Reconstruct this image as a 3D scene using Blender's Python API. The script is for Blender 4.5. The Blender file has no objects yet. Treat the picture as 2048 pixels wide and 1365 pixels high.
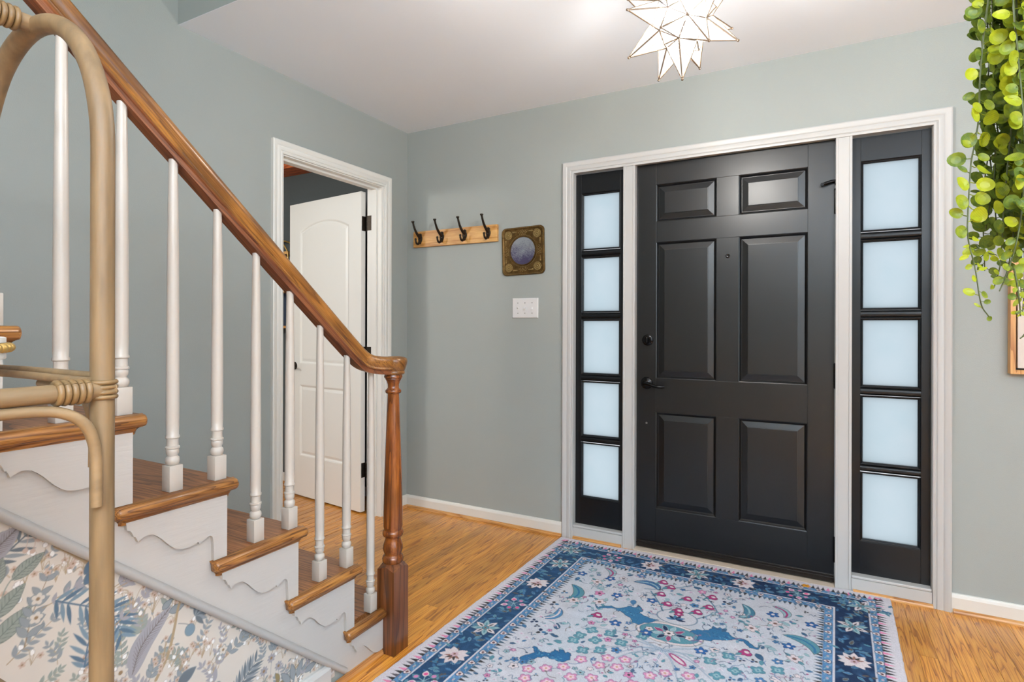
import bpy, bmesh, math, random
import numpy as np
from mathutils import Vector, Matrix, Quaternion
random.seed(7)
RNG = np.random.default_rng(11)
S = bpy.context.scene
COL = S.collection
PI = math.pi
def R(a): return math.radians(a)

# ------------------------------------------------------------------ camera
cam = bpy.data.cameras.new('camera'); camo = bpy.data.objects.new('camera', cam); COL.objects.link(camo)
camo.location = (2.36478, -2.93701, 1.17644)
camo.rotation_euler = (R(90), R(0.157), R(28.3248))
camo.rotation_mode = 'XYZ'
camo.matrix_world = Matrix.Translation(camo.location) @ Matrix.Rotation(R(28.3248), 4, 'Z') @ Matrix.Rotation(R(90), 4, 'X') @ Matrix.Rotation(R(0.157), 4, 'Z')
cam.sensor_fit = 'HORIZONTAL'; cam.sensor_width = 36.0
cam.lens = 1132.0 / 2048 * 36
cam.shift_y = (653.64 - 682.5) / 2048
cam.clip_start = 0.05; cam.clip_end = 100
S.camera = camo

# ------------------------------------------------------------------ world, lights, exposure
W = bpy.data.worlds.new('daylight'); S.world = W; W.use_nodes = True
W.node_tree.nodes['Background'].inputs[0].default_value = (0.93, 0.97, 1.0, 1)
W.node_tree.nodes['Background'].inputs[1].default_value = 0.92
S.view_settings.view_transform = 'Standard'; S.view_settings.look = 'None'
S.view_settings.gamma = 1; S.view_settings.use_curve_mapping = False
S.view_settings.exposure = 0.06
S.cycles.use_denoising = True
S.cycles.max_bounces = 8; S.cycles.diffuse_bounces = 4; S.cycles.glossy_bounces = 3
S.cycles.transparent_max_bounces = 12; S.cycles.transmission_bounces = 6
S.cycles.sample_clamp_indirect = 6; S.cycles.caustics_reflective = False; S.cycles.caustics_refractive = False
def area(name, loc, target, sx, sy, power, col=(1, 1, 1)):
    l = bpy.data.lights.new(name, 'AREA'); l.shape = 'RECTANGLE'; l.size = sx; l.size_y = sy
    l.energy = power; l.color = col
    o = bpy.data.objects.new(name, l); COL.objects.link(o); o.location = loc
    o.rotation_euler = (Vector(target) - Vector(loc)).to_track_quat('-Z', 'Y').to_euler()
    return o
# added fill lights for unseen windows behind and beside the camera, the upstairs landing lamp, a lamp in the next room
area('daylight_fill_behind', (3.9, -5.25, 1.5), (1.3, -0.5, 1.1), 1.9, 1.9, 9, (1.0, 0.98, 0.95))
area('daylight_fill_side', (4.95, -3.3, 1.45), (0.2, -2.0, 1.4), 1.8, 1.8, 34, (0.66, 0.84, 1.0))
area('ceiling_fill', (3.6, -4.3, 1.66), (3.55, -4.25, 2.44), 2.0, 1.5, 420, (0.80, 0.915, 1.0))  # added light aimed up to brighten the ceiling, no fixture there
area('landing_lamp', (0.62, -2.55, 4.35), (0.25, -1.9, 1.5), 0.25, 0.25, 7, (0.95, 0.98, 1.0))
def point(name, loc, power, rad, col):
    l = bpy.data.lights.new(name, 'POINT'); l.energy = power; l.shadow_soft_size = rad; l.color = col
    o = bpy.data.objects.new(name, l); COL.objects.link(o); o.location = loc; return o
STAR_C = Vector((1.999, -1.178, 2.1134))
point('star_bulb', STAR_C - Vector((0, 0, 0.02)), 74, 0.024, (1.0, 0.965, 0.91))
point('next_room_lamp', (-1.55, -2.65, 2.02), 92, 0.20, (1.0, 0.95, 0.88))

# ------------------------------------------------------------------ node helpers
def lin(c):
    return tuple(((v / 255) / 12.92 if v / 255 <= 0.04045 else ((v / 255 + 0.055) / 1.055) ** 2.4) for v in c) + (1.0,)
def newmat(name):
    m = bpy.data.materials.new(name); m.use_nodes = True
    nt = m.node_tree; b = nt.nodes['Principled BSDF']
    return m, nt, b
def N(nt, t, **k):
    n = nt.nodes.new(t)
    for a, v in k.items(): setattr(n, a, v)
    return n
def plain(name, c, rough=0.5, metal=0.0, bump=0.0, bscale=200, var=0.0, vscale=8, spec=0.5, coat=0.0, stretch=None, emit=None):
    m, nt, b = newmat(name); L = nt.links
    b.inputs['Roughness'].default_value = rough; b.inputs['Metallic'].default_value = metal
    b.inputs['Specular IOR Level'].default_value = spec; b.inputs['Coat Weight'].default_value = coat
    b.inputs['Base Color'].default_value = lin(c)
    tc = N(nt, 'ShaderNodeTexCoord'); vec = tc.outputs['Object']
    if stretch:
        mp = N(nt, 'ShaderNodeMapping'); mp.inputs['Scale'].default_value = stretch
        L.new(vec, mp.inputs[0]); vec = mp.outputs[0]
    if var:
        n = N(nt, 'ShaderNodeTexNoise'); n.inputs['Scale'].default_value = vscale; n.inputs['Detail'].default_value = 4
        L.new(vec, n.inputs['Vector'])
        r = N(nt, 'ShaderNodeValToRGB'); a = lin(c)
        r.color_ramp.elements[0].position = 0.3; r.color_ramp.elements[1].position = 0.7
        r.color_ramp.elements[0].color = tuple(x * (1 - var) for x in a[:3]) + (1,)
        r.color_ramp.elements[1].color = tuple(min(1, x * (1 + var)) for x in a[:3]) + (1,)
        L.new(n.outputs['Fac'], r.inputs[0]); L.new(r.outputs[0], b.inputs['Base Color'])
    if bump:
        n = N(nt, 'ShaderNodeTexNoise'); n.inputs['Scale'].default_value = bscale; n.inputs['Detail'].default_value = 3
        L.new(vec, n.inputs['Vector'])
        bp = N(nt, 'ShaderNodeBump'); bp.inputs['Strength'].default_value = bump; bp.inputs['Distance'].default_value = 0.002
        L.new(n.outputs['Fac'], bp.inputs['Height']); L.new(bp.outputs[0], b.inputs['Normal'])
    if emit:
        b.inputs['Emission Color'].default_value = lin(c); b.inputs['Emission Strength'].default_value = emit
    return m
def wood(name, dark, mid, light, axis='Y', scale=1.0, rough=0.35, rnd=0.0, ring=1.0, pore=0.5, coat=0.0, streak=None, streak_amt=0.0, across=13.0, pitch=0.0):
    """grain runs along axis; each object gets its own offset and tone"""
    m, nt, b = newmat(name); L = nt.links
    tc = N(nt, 'ShaderNodeTexCoord'); oi = N(nt, 'ShaderNodeObjectInfo')
    mul = N(nt, 'ShaderNodeVectorMath', operation='SCALE'); mul.inputs['Scale'].default_value = 37.0
    cmb = N(nt, 'ShaderNodeCombineXYZ')
    for i in range(3): L.new(oi.outputs['Random'], cmb.inputs[i])
    L.new(cmb.outputs[0], mul.inputs[0])
    add = N(nt, 'ShaderNodeVectorMath', operation='ADD'); L.new(tc.outputs['Object'], add.inputs[0]); L.new(mul.outputs[0], add.inputs[1])
    if pitch:
        pm = N(nt, 'ShaderNodeMapping'); pm.inputs['Rotation'].default_value = (R(pitch), 0, 0)
        L.new(add.outputs[0], pm.inputs[0]); add = pm
    st = {'X': (0.06, 1, 1), 'Y': (1, 0.06, 1), 'Z': (1, 1, 0.06)}[axis]
    mp = N(nt, 'ShaderNodeMapping'); mp.inputs['Scale'].default_value = tuple(s * scale for s in st)
    L.new(add.outputs[0], mp.inputs[0])
    big = N(nt, 'ShaderNodeTexNoise'); big.inputs['Scale'].default_value = across; big.inputs['Detail'].default_value = 2
    L.new(mp.outputs[0], big.inputs['Vector'])
    wv = N(nt, 'ShaderNodeMath', operation='MULTIPLY'); wv.inputs[1].default_value = 12 * ring
    L.new(big.outputs['Fac'], wv.inputs[0])
    sn = N(nt, 'ShaderNodeMath', operation='FRACT'); L.new(wv.outputs[0], sn.inputs[0])
    fine = N(nt, 'ShaderNodeTexNoise'); fine.inputs['Scale'].default_value = 420; fine.inputs['Detail'].default_value = 3
    mp2 = N(nt, 'ShaderNodeMapping'); mp2.inputs['Scale'].default_value = tuple((s if s == 1 else 0.018) * scale for s in st)
    L.new(add.outputs[0], mp2.inputs[0]); L.new(mp2.outputs[0], fine.inputs['Vector'])
    ramp = N(nt, 'ShaderNodeValToRGB'); e = ramp.color_ramp.elements
    e[0].position = 0.0; e[0].color = lin(mid); e[1].position = 1.0; e[1].color = lin(dark)
    x = ramp.color_ramp.elements.new(0.35); x.color = lin(light)
    x = ramp.color_ramp.elements.new(0.72); x.color = lin(mid)
    L.new(sn.outputs[0], ramp.inputs[0])
    pr = N(nt, 'ShaderNodeValToRGB'); pr.color_ramp.elements[0].position = 0.40; pr.color_ramp.elements[1].position = 0.52
    k = 1 - pore
    pr.color_ramp.elements[0].color = (k, k * 0.9, k * 0.8, 1); pr.color_ramp.elements[1].color = (1, 1, 1, 1)
    L.new(fine.outputs['Fac'], pr.inputs[0])
    mx = N(nt, 'ShaderNodeMix', data_type='RGBA', blend_type='MULTIPLY'); mx.inputs[0].default_value = 1
    L.new(ramp.outputs[0], mx.inputs[6]); L.new(pr.outputs[0], mx.inputs[7])
    out = mx.outputs[2]
    if streak:
        s2 = N(nt, 'ShaderNodeTexNoise'); s2.inputs['Scale'].default_value = 5; s2.inputs['Detail'].default_value = 5
        mp3 = N(nt, 'ShaderNodeMapping'); mp3.inputs['Scale'].default_value = tuple(1.0 if s < 1 else 2.5 for s in st)
        L.new(add.outputs[0], mp3.inputs[0]); L.new(mp3.outputs[0], s2.inputs['Vector'])
        r3 = N(nt, 'ShaderNodeValToRGB'); r3.color_ramp.elements[0].position = 0.42; r3.color_ramp.elements[1].position = 0.66
        r3.color_ramp.elements[0].color = (0, 0, 0, 1); r3.color_ramp.elements[1].color = (streak_amt,) * 3 + (1,)
        L.new(s2.outputs['Fac'], r3.inputs[0])
        m3 = N(nt, 'ShaderNodeMix', data_type='RGBA'); L.new(r3.outputs[0], m3.inputs[0])
        L.new(out, m3.inputs[6]); m3.inputs[7].default_value = lin(streak); out = m3.outputs[2]
    if rnd:
        hs = N(nt, 'ShaderNodeHueSaturation')
        mr = N(nt, 'ShaderNodeMapRange'); mr.inputs['To Min'].default_value = 1 - rnd; mr.inputs['To Max'].default_value = 1 + rnd * 0.7
        L.new(oi.outputs['Random'], mr.inputs[0]); L.new(mr.outputs[0], hs.inputs['Value']); L.new(out, hs.inputs['Color']); out = hs.outputs[0]
    L.new(out, b.inputs['Base Color'])
    b.inputs['Roughness'].default_value = rough; b.inputs['Coat Weight'].default_value = coat; b.inputs['Coat Roughness'].default_value = 0.15
    bp = N(nt, 'ShaderNodeBump'); bp.inputs['Strength'].default_value = 0.12; bp.inputs['Distance'].default_value = 0.001
    L.new(fine.outputs['Fac'], bp.inputs['Height']); L.new(bp.outputs[0], b.inputs['Normal'])
    return m

M = {}
M['wall'] = plain('grey_green_wall_paint', (156, 160, 155), 0.6, bump=0.25, bscale=260, var=0.015, vscale=2)
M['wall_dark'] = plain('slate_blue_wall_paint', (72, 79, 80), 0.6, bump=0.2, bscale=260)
M['ceiling'] = plain('ceiling_white_paint', (236, 240, 246), 0.85, bump=0.1, bscale=180)
M['trim'] = plain('white_trim_paint', (190, 188, 185), 0.38)
M['trimw'] = plain('white_stair_paint', (183, 177, 171), 0.42, bump=0.35, bscale=120, stretch=(1, 0.12, 1))
M['baluster'] = plain('white_baluster_paint', (184, 175, 165), 0.3, bump=0.08, bscale=150)
M['base'] = plain('white_baseboard_enamel', (226, 223, 216), 0.4)
M['greytrim'] = plain('pale_grey_cap_paint', (168, 164, 160), 0.3)
M['door_black'] = plain('black_door_paint', (7, 7, 8), 0.34, bump=0.055, bscale=150, var=0.15, vscale=6, stretch=(1, 1, 0.45), spec=0.62)
M['sash_black'] = plain('black_sash_paint', (12, 14, 17), 0.34, bump=0.03, bscale=160, stretch=(1, 1, 0.3), spec=0.38)
M['door_white'] = plain('white_door_paint', (236, 233, 226), 0.42, bump=0.1, bscale=90, stretch=(1, 1, 0.2))
M['black_metal'] = plain('black_hardware', (20, 19, 20), 0.22, 0.7, spec=0.6)
M['bronze'] = plain('oil_rubbed_bronze', (52, 44, 36), 0.38, 0.75, var=0.3, vscale=60)
M['steel'] = plain('dull_steel', (150, 146, 140), 0.35, 0.9)
M['brass'] = plain('antique_brass', (104, 78, 42), 0.42, 0.8, var=0.35, vscale=50, bump=0.4, bscale=220)
M['brass_hi'] = plain('rubbed_brass_relief', (142, 118, 72), 0.42, 0.75)
M['gold'] = plain('gold_bead_paint', (196, 160, 90), 0.38, 0.55, var=0.2, vscale=60)
M['plate'] = plain('white_plastic', (222, 220, 219), 0.32)
M['slab_white'] = plain('white_painted_wood', (232, 232, 230), 0.4)
M['oak'] = wood('oak_floor_finish', (152, 86, 26), (212, 140, 52), (222, 156, 68), 'Y', 1.0, 0.3, rnd=0.22, ring=0.9, pore=0.25, coat=0.3, across=22)
M['oak_base'] = plain('floor_underlay', (92, 60, 34), 0.7)
M['oak_shoe'] = wood('oak_shoe_molding', (160, 104, 52), (196, 138, 76), (208, 156, 94), 'X', 1.0, 0.35, pore=0.25)
M['oak_shoe_y'] = wood('oak_shoe_molding_side', (150, 96, 52), (184, 126, 72), (200, 146, 90), 'Y', 1.0, 0.35, pore=0.25)
M['tread'] = wood('stained_oak_tread', (84, 46, 24), (148, 92, 50), (166, 108, 62), 'X', 1.0, 0.42, rnd=0.06, ring=1.2, pore=0.4, coat=0.05)
M['nosing'] = wood('golden_oak_nosing', (88, 50, 18), (152, 98, 42), (178, 122, 60), 'Y', 1.0, 0.36, rnd=0.05, ring=1.0, pore=0.4, coat=0.12, streak=(84, 46, 20), streak_amt=0.45, across=30)
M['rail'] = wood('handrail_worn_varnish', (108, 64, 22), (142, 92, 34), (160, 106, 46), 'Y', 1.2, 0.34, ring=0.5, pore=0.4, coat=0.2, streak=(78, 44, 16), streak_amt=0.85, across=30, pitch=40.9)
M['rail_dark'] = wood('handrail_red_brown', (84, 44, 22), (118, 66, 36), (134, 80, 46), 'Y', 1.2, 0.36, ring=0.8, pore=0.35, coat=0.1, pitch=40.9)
M['newel'] = wood('newel_red_brown', (92, 46, 14), (140, 74, 24), (158, 90, 34), 'Z', 1.2, 0.25, ring=0.5, pore=0.3, coat=0.2, streak=(74, 38, 16), streak_amt=0.6)
M['newel_base'] = wood('newel_base_mahogany', (72, 38, 18), (108, 60, 28), (126, 74, 38), 'Z', 1.2, 0.28, ring=0.6, pore=0.35, coat=0.35)
M['rattan'] = plain('rattan_pole', (122, 98, 68), 0.5, var=0.24, vscale=55, bump=0.12, bscale=260, stretch=(1, 1, 0.12))
M['rattan_y'] = plain('rattan_rail', (130, 105, 74), 0.5, var=0.22, vscale=55, bump=0.12, bscale=260, stretch=(1, 0.12, 1))
M['binding'] = plain('rattan_binding', (122, 95, 60), 0.45, var=0.2, vscale=60, bump=0.2, bscale=300)
M['pine'] = wood('pine_board', (182, 124, 58), (212, 160, 90), (222, 174, 106), 'X', 1.0, 0.45, ring=0.5, pore=0.15, streak=(168, 106, 50), streak_amt=0.5)
M['beam'] = wood('red_oak_beam', (150, 62, 22), (204, 100, 44), (222, 122, 60), 'X', 1.0, 0.4, ring=1.0, pore=0.4)
M['frame_wood'] = wood('golden_frame_wood', (168, 110, 56), (206, 150, 88), (218, 168, 106), 'Z', 1.0, 0.4, ring=0.5, pore=0.15)
M['frame_black'] = plain('frame_inner_black', (36, 30, 28), 0.5)
M['canvas'] = plain('pale_canvas', (216, 205, 196), 0.8, bump=0.3, bscale=300, var=0.06, vscale=5, stretch=(3, 1, 0.6))
M['cord'] = plain('jute_cord', (150, 125, 90), 0.8)
M['pot'] = plain('white_ceramic_pot', (228, 226, 220), 0.35)
M['book'] = plain('cream_book_cover', (208, 200, 150), 0.6)
M['plate_blue'] = plain('grey_blue_ceramic', (110, 130, 150), 0.3)
M['stem_green'] = plain('vine_stem_green', (74, 82, 42), 0.6)

def leafmat():
    m, nt, b = newmat('vine_leaf_green'); L = nt.links
    oi = N(nt, 'ShaderNodeObjectInfo'); tc = N(nt, 'ShaderNodeTexCoord')
    n = N(nt, 'ShaderNodeTexNoise'); n.inputs['Scale'].default_value = 90; L.new(tc.outputs['Object'], n.inputs['Vector'])
    ad = N(nt, 'ShaderNodeMath', operation='ADD'); L.new(oi.outputs['Random'], ad.inputs[0])
    sc = N(nt, 'ShaderNodeMath', operation='MULTIPLY_ADD'); sc.inputs[1].default_value = 0.5; sc.inputs[2].default_value = -0.25
    L.new(n.outputs['Fac'], sc.inputs[0]); L.new(sc.outputs[0], ad.inputs[1])
    r = N(nt, 'ShaderNodeValToRGB'); e = r.color_ramp.elements
    e[0].position = 0.0; e[0].color = lin((132, 142, 36)); e[1].position = 1.0; e[1].color = lin((182, 188, 44))
    x = e.new(0.45); x.color = lin((154, 164, 36)); x = e.new(0.10); x.color = lin((96, 118, 52))
    L.new(ad.outputs[0], r.inputs[0])
    wv = N(nt, 'ShaderNodeTexWave'); wv.bands_direction = 'Y'; wv.inputs['Scale'].default_value = 130; wv.inputs['Distortion'].default_value = 1.2
    L.new(tc.outputs['Object'], wv.inputs['Vector'])
    vr = N(nt, 'ShaderNodeValToRGB'); vr.color_ramp.elements[0].position = 0.05; vr.color_ramp.elements[1].position = 0.35
    vr.color_ramp.elements[0].color = (0.62, 0.66, 0.55, 1); vr.color_ramp.elements[1].color = (1, 1, 1, 1); L.new(wv.outputs['Fac'], vr.inputs[0])
    vm = N(nt, 'ShaderNodeMix', data_type='RGBA', blend_type='MULTIPLY'); vm.inputs[0].default_value = 0.38
    L.new(r.outputs[0], vm.inputs[6]); L.new(vr.outputs[0], vm.inputs[7]); L.new(vm.outputs[2], b.inputs['Base Color'])
    b.inputs['Roughness'].default_value = 0.38; b.inputs['Specular IOR Level'].default_value = 0.4
    tr = N(nt, 'ShaderNodeBsdfTranslucent'); L.new(vm.outputs[2], tr.inputs['Color'])
    mx = N(nt, 'ShaderNodeMixShader'); mx.inputs[0].default_value = 0.42
    out = nt.nodes['Material Output']
    L.new(b.outputs[0], mx.inputs[1]); L.new(tr.outputs[0], mx.inputs[2]); L.new(mx.outputs[0], out.inputs[0])
    return m
M['leaf'] = leafmat()
def frosted():
    m, nt, b = newmat('frosted_film_glass'); L = nt.links
    tr = N(nt, 'ShaderNodeBsdfTranslucent'); tr.inputs['Color'].default_value = (0.90, 0.965, 1.0, 1)
    gl = N(nt, 'ShaderNodeBsdfGlossy'); gl.inputs['Roughness'].default_value = 0.25
    tc = N(nt, 'ShaderNodeTexCoord'); n = N(nt, 'ShaderNodeTexNoise'); n.inputs['Scale'].default_value = 9; n.inputs['Detail'].default_value = 3
    L.new(tc.outputs['Object'], n.inputs['Vector'])
    r = N(nt, 'ShaderNodeValToRGB'); r.color_ramp.elements[0].color = (0.82, 0.91, 0.95, 1); r.color_ramp.elements[1].color = (0.90, 0.95, 0.985, 1)
    L.new(n.outputs['Fac'], r.inputs[0]); L.new(r.outputs[0], tr.inputs['Color'])
    mx = N(nt, 'ShaderNodeMixShader'); mx.inputs[0].default_value = 0.012
    L.new(tr.outputs[0], mx.inputs[1]); L.new(gl.outputs[0], mx.inputs[2]); L.new(mx.outputs[0], nt.nodes['Material Output'].inputs[0])
    return m
M['frosted'] = frosted()
def starglass():
    m, nt, b = newmat('lit_frosted_star_glass'); L = nt.links
    em = N(nt, 'ShaderNodeEmission'); em.inputs['Color'].default_value = (1.0, 0.975, 0.94, 1); em.inputs['Strength'].default_value = 1.25
    tp = N(nt, 'ShaderNodeBsdfTransparent'); tp.inputs['Color'].default_value = (1, 1, 1, 1)
    mx = N(nt, 'ShaderNodeMixShader'); mx.inputs[0].default_value = 0.5
    L.new(em.outputs[0], mx.inputs[1]); L.new(tp.outputs[0], mx.inputs[2]); L.new(mx.outputs[0], nt.nodes['Material Output'].inputs[0])
    return m
M['star'] = starglass()
M['came'] = plain('star_brass_came', (132, 112, 92), 0.5, 0.3)
def mirrormat():
    m, nt, b = newmat('foxed_mirror'); L = nt.links
    tc = N(nt, 'ShaderNodeTexCoord'); n = N(nt, 'ShaderNodeTexNoise'); n.inputs['Scale'].default_value = 240; n.inputs['Detail'].default_value = 4
    L.new(tc.outputs['Object'], n.inputs['Vector'])
    n2 = N(nt, 'ShaderNodeTexNoise'); n2.inputs['Scale'].default_value = 14; L.new(tc.outputs['Object'], n2.inputs['Vector'])
    ad = N(nt, 'ShaderNodeMath', operation='ADD'); L.new(n.outputs['Fac'], ad.inputs[0]); L.new(n2.outputs['Fac'], ad.inputs[1])
    r = N(nt, 'ShaderNodeValToRGB'); r.color_ramp.elements[0].position = 0.40; r.color_ramp.elements[1].position = 0.62
    r.color_ramp.elements[0].color = lin((96, 88, 120)); r.color_ramp.elements[1].color = lin((176, 178, 184))
    sx = N(nt, 'ShaderNodeSeparateXYZ'); L.new(tc.outputs['Object'], sx.inputs[0])
    zz = N(nt, 'ShaderNodeMath', operation='MULTIPLY_ADD'); zz.inputs[1].default_value = 5.0; L.new(sx.outputs['Z'], zz.inputs[0]); L.new(ad.outputs[0], zz.inputs[2])
    dv = N(nt, 'ShaderNodeMath', operation='MULTIPLY'); dv.inputs[1].default_value = 0.5; L.new(zz.outputs[0], dv.inputs[0])
    L.new(dv.outputs[0], r.inputs[0]); L.new(r.outputs[0], b.inputs['Base Color'])
    b.inputs['Metallic'].default_value = 0.75; b.inputs['Roughness'].default_value = 0.3
    return m
M['mirror'] = mirrormat()
def printed(name, attr, rough=0.9, bump=0.0, bscale=600, sheen=0.0):
    m, nt, b = newmat(name); L = nt.links
    a = N(nt, 'ShaderNodeAttribute'); a.attribute_name = attr
    L.new(a.outputs['Color'], b.inputs['Base Color'])
    b.inputs['Roughness'].default_value = rough; b.inputs['Specular IOR Level'].default_value = 0.2
    b.inputs['Sheen Weight'].default_value = sheen
    if bump:
        tc = N(nt, 'ShaderNodeTexCoord'); n = N(nt, 'ShaderNodeTexNoise'); n.inputs['Scale'].default_value = bscale
        L.new(tc.outputs['Object'], n.inputs['Vector'])
        bp = N(nt, 'ShaderNodeBump'); bp.inputs['Strength'].default_value = bump; bp.inputs['Distance'].default_value = 0.004
        L.new(n.outputs['Fac'], bp.inputs['Height']); L.new(bp.outputs[0], b.inputs['Normal'])
    return m

# ------------------------------------------------------------------ mesh helpers
class MB:
    def __init__(s): s.v = []; s.f = []; s.mi = []; s.cur = 0
    def add(s, vs, fs):
        o = len(s.v); s.v += [tuple(v) for v in vs]
        s.f += [tuple(i + o for i in f) for f in fs]; s.mi += [s.cur] * len(fs); return s
    def box(s, x0, x1, y0, y1, z0, z1, c=0.0):
        if c <= 0:
            vs = [(x, y, z) for x in (x0, x1) for y in (y0, y1) for z in (z0, z1)]
            return s.add(vs, [(0, 1, 3, 2), (4, 6, 7, 5), (0, 4, 5, 1), (2, 3, 7, 6), (0, 2, 6, 4), (1, 5, 7, 3)])
        bm = bmesh.new(); bmesh.ops.create_cube(bm, size=1)
        for v in bm.verts:
            v.co = ((x0 + x1) / 2 + v.co.x * (x1 - x0), (y0 + y1) / 2 + v.co.y * (y1 - y0), (z0 + z1) / 2 + v.co.z * (z1 - z0))
        bmesh.ops.bevel(bm, geom=bm.edges[:], offset=c, segments=2, affect='EDGES', profile=0.5)
        bm.verts.index_update()
        s.add([v.co[:] for v in bm.verts], [[v.index for v in f.verts] for f in bm.faces]); bm.free(); return s
    def loft(s, rings, closed=True, caps=True):
        n = len(rings[0]); vs = [p for r in rings for p in r]; fs = []
        for i in range(len(rings) - 1):
            for j in range(n if closed else n - 1):
                k = (j + 1) % n
                fs.append((i * n + j, i * n + k, (i + 1) * n + k, (i + 1) * n + j))
        if caps: fs += [tuple(range(n))[::-1], tuple((len(rings) - 1) * n + j for j in range(n))]
        return s.add(vs, fs)
    def tube(s, pts, r, n=10, caps=True):
        pts = [Vector(p) for p in pts]; rings = []; up = None
        for i, p in enumerate(pts):
            a = pts[max(0, i - 1)]; b = pts[min(len(pts) - 1, i + 1)]; t = (b - a).normalized()
            if up is None:
                up = t.orthogonal().normalized()
            up = (up - t * up.dot(t)).normalized(); sd = t.cross(up)
            rr = r[i] if isinstance(r, (list, tuple)) else r
            rings.append([p + (up * math.cos(2 * PI * k / n) + sd * math.sin(2 * PI * k / n)) * rr for k in range(n)])
        return s.loft(rings, True, caps)
    def lathe(s, prof, c=(0, 0, 0), n=20, axis='Z'):
        rings = []
        for r, h in prof:
            ring = []
            for k in range(n):
                a = 2 * PI * k / n; x, y = r * math.cos(a), r * math.sin(a)
                p = {'Z': (x, y, h), 'Y': (x, h, -y), 'X': (h, x, y)}[axis]
                ring.append((p[0] + c[0], p[1] + c[1], p[2] + c[2]))
            rings.append(ring)
        return s.loft(rings, True, True)
    def sphere(s, c, r, n=10, m=7, sc=(1, 1, 1)):
        rings = []
        for i in range(m + 1):
            t = PI * (i + 0.001) / (m + 0.002)
            rings.append([(c[0] + sc[0] * r * math.sin(t) * math.cos(2 * PI * k / n), c[1] + sc[1] * r * math.sin(t) * math.sin(2 * PI * k / n), c[2] + sc[2] * r * math.cos(t)) for k in range(n)])
        return s.loft(rings, True, True)
    def prism(s, poly, axis, a, b):
        def P(u, v, t): return {'X': (t, u, v), 'Y': (u, t, v), 'Z': (u, v, t)}[axis]
        n = len(poly); vs = [P(u, v, a) for u, v in poly] + [P(u, v, b) for u, v in poly]
        fs = [tuple(range(n))[::-1], tuple(range(n, 2 * n))] + [(i, (i + 1) % n, n + (i + 1) % n, n + i) for i in range(n)]
        return s.add(vs, fs)
    def mesh(s, name, mats, smooth=None):
        me = bpy.data.meshes.new(name); me.from_pydata(s.v, [], s.f)
        for m in (mats if isinstance(mats, (list, tuple)) else [mats]): me.materials.append(m)
        if any(s.mi): me.polygons.foreach_set('material_index', s.mi)
        bm = bmesh.new(); bm.from_mesh(me); bmesh.ops.recalc_face_normals(bm, faces=bm.faces[:]); bm.to_mesh(me); bm.free()
        if smooth:
            me.polygons.foreach_set('use_smooth', [True] * len(me.polygons))
            me.set_sharp_from_angle(angle=R(smooth))
        me.update(); return me
def link(name, me, parent=None, loc=None):
    o = bpy.data.objects.new(name, me); COL.objects.link(o)
    if loc is not None: o.location = loc
    if parent is not None:
        o.parent = parent
        if loc is None: o.matrix_parent_inverse = wm(parent).inverted()
    return o
def wm(o):
    m = o.matrix_basis.copy()
    if o.parent is not None: m = wm(o.parent) @ o.matrix_parent_inverse @ m
    return m
def obj(name, mb, mat, parent=None, smooth=None, loc=None): return link(name, mb.mesh(name, mat, smooth), parent, loc)
def tag(o, label=None, cat=None, group=None, kind=None):
    if label: o['label'] = label
    if cat: o['category'] = cat
    if group: o['group'] = group
    if kind: o['kind'] = kind
    return o
def thing(name, label, cat, loc=(0, 0, 0), rot=None, group=None):
    o = bpy.data.objects.new(name, None); COL.objects.link(o); o.location = loc; o.empty_display_size = 0.05
    if rot: o.rotation_euler = rot
    return tag(o, label, cat, group)
def struct(name, mb, mat, label, cat, parent=None, smooth=None):
    o = obj(name, mb, mat, parent, smooth)
    return tag(o, label, cat, kind='structure')
def rects(mb, rings, plane_y=True):
    """nested rings of equal point count -> stepped surface; the last ring is filled"""
    return mb.loft(rings, True, False).add(rings[-1], [tuple(range(len(rings[-1])))])

# ------------------------------------------------------------------ room shell
H = 2.44
XR = 4.9
# back wall with the entry opening (x 1.150..2.812, z 0..2.055)
b = MB(); b.box(-1.9, 1.150, 0.0, 0.14, 0, H).box(2.812, XR, 0.0, 0.14, 0, H).box(1.150, 2.812, 0.0, 0.14, 2.055, H)
wall_back = struct('wall_back', b, M['wall'], 'grey-green painted wall around the black front door', 'wall')
# left wall with doorway (y -0.99..-0.235, z 0..2.045), continuing up the stairwell
b = MB(); b.box(-0.115, 0, -5.2, -0.99, 0, 5.0).box(-0.115, 0, -0.235, 0.0, 0, H + 0.3).box(-0.115, 0, -0.99, -0.235, 2.045, H + 0.3).box(-0.115, 0, -1.52, 0, H + 0.3, 5.0)
wall_left = struct('wall_left', b, M['wall'], 'grey-green painted wall beside the staircase, with the doorway', 'wall')
# ceiling with the stairwell opening x 0..1.10, y < -1.511
b = MB(); b.box(0, XR, -1.5115, 0.0, H, H + 0.25).box(1.10, XR, -5.2, -1.511, H, H + 0.25)
ceiling = struct('ceiling', b, M['ceiling'], 'smooth white ceiling over the entry hall', 'ceiling')
b = MB(); b.box(0, 1.10, -1.5124, -1.40, H + 0.0012, 5.0)
struct('wall_header', b, M['wall'], 'olive-grey wall face rising from the ceiling edge into the stairwell', 'wall')
b = MB(); b.box(1.101, 1.2, -3.6, -1.40, H + 0.25, 5.0)
struct('wall_stairwell', b, M['wall'], 'upper wall on the open side of the stairwell', 'wall')
b = MB(); b.box(-0.115, 1.2, -5.2, -1.40, 5.0, 5.1)
struct('ceiling_upper', b, M['ceiling'], 'white ceiling high above the stairwell', 'ceiling')

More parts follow.
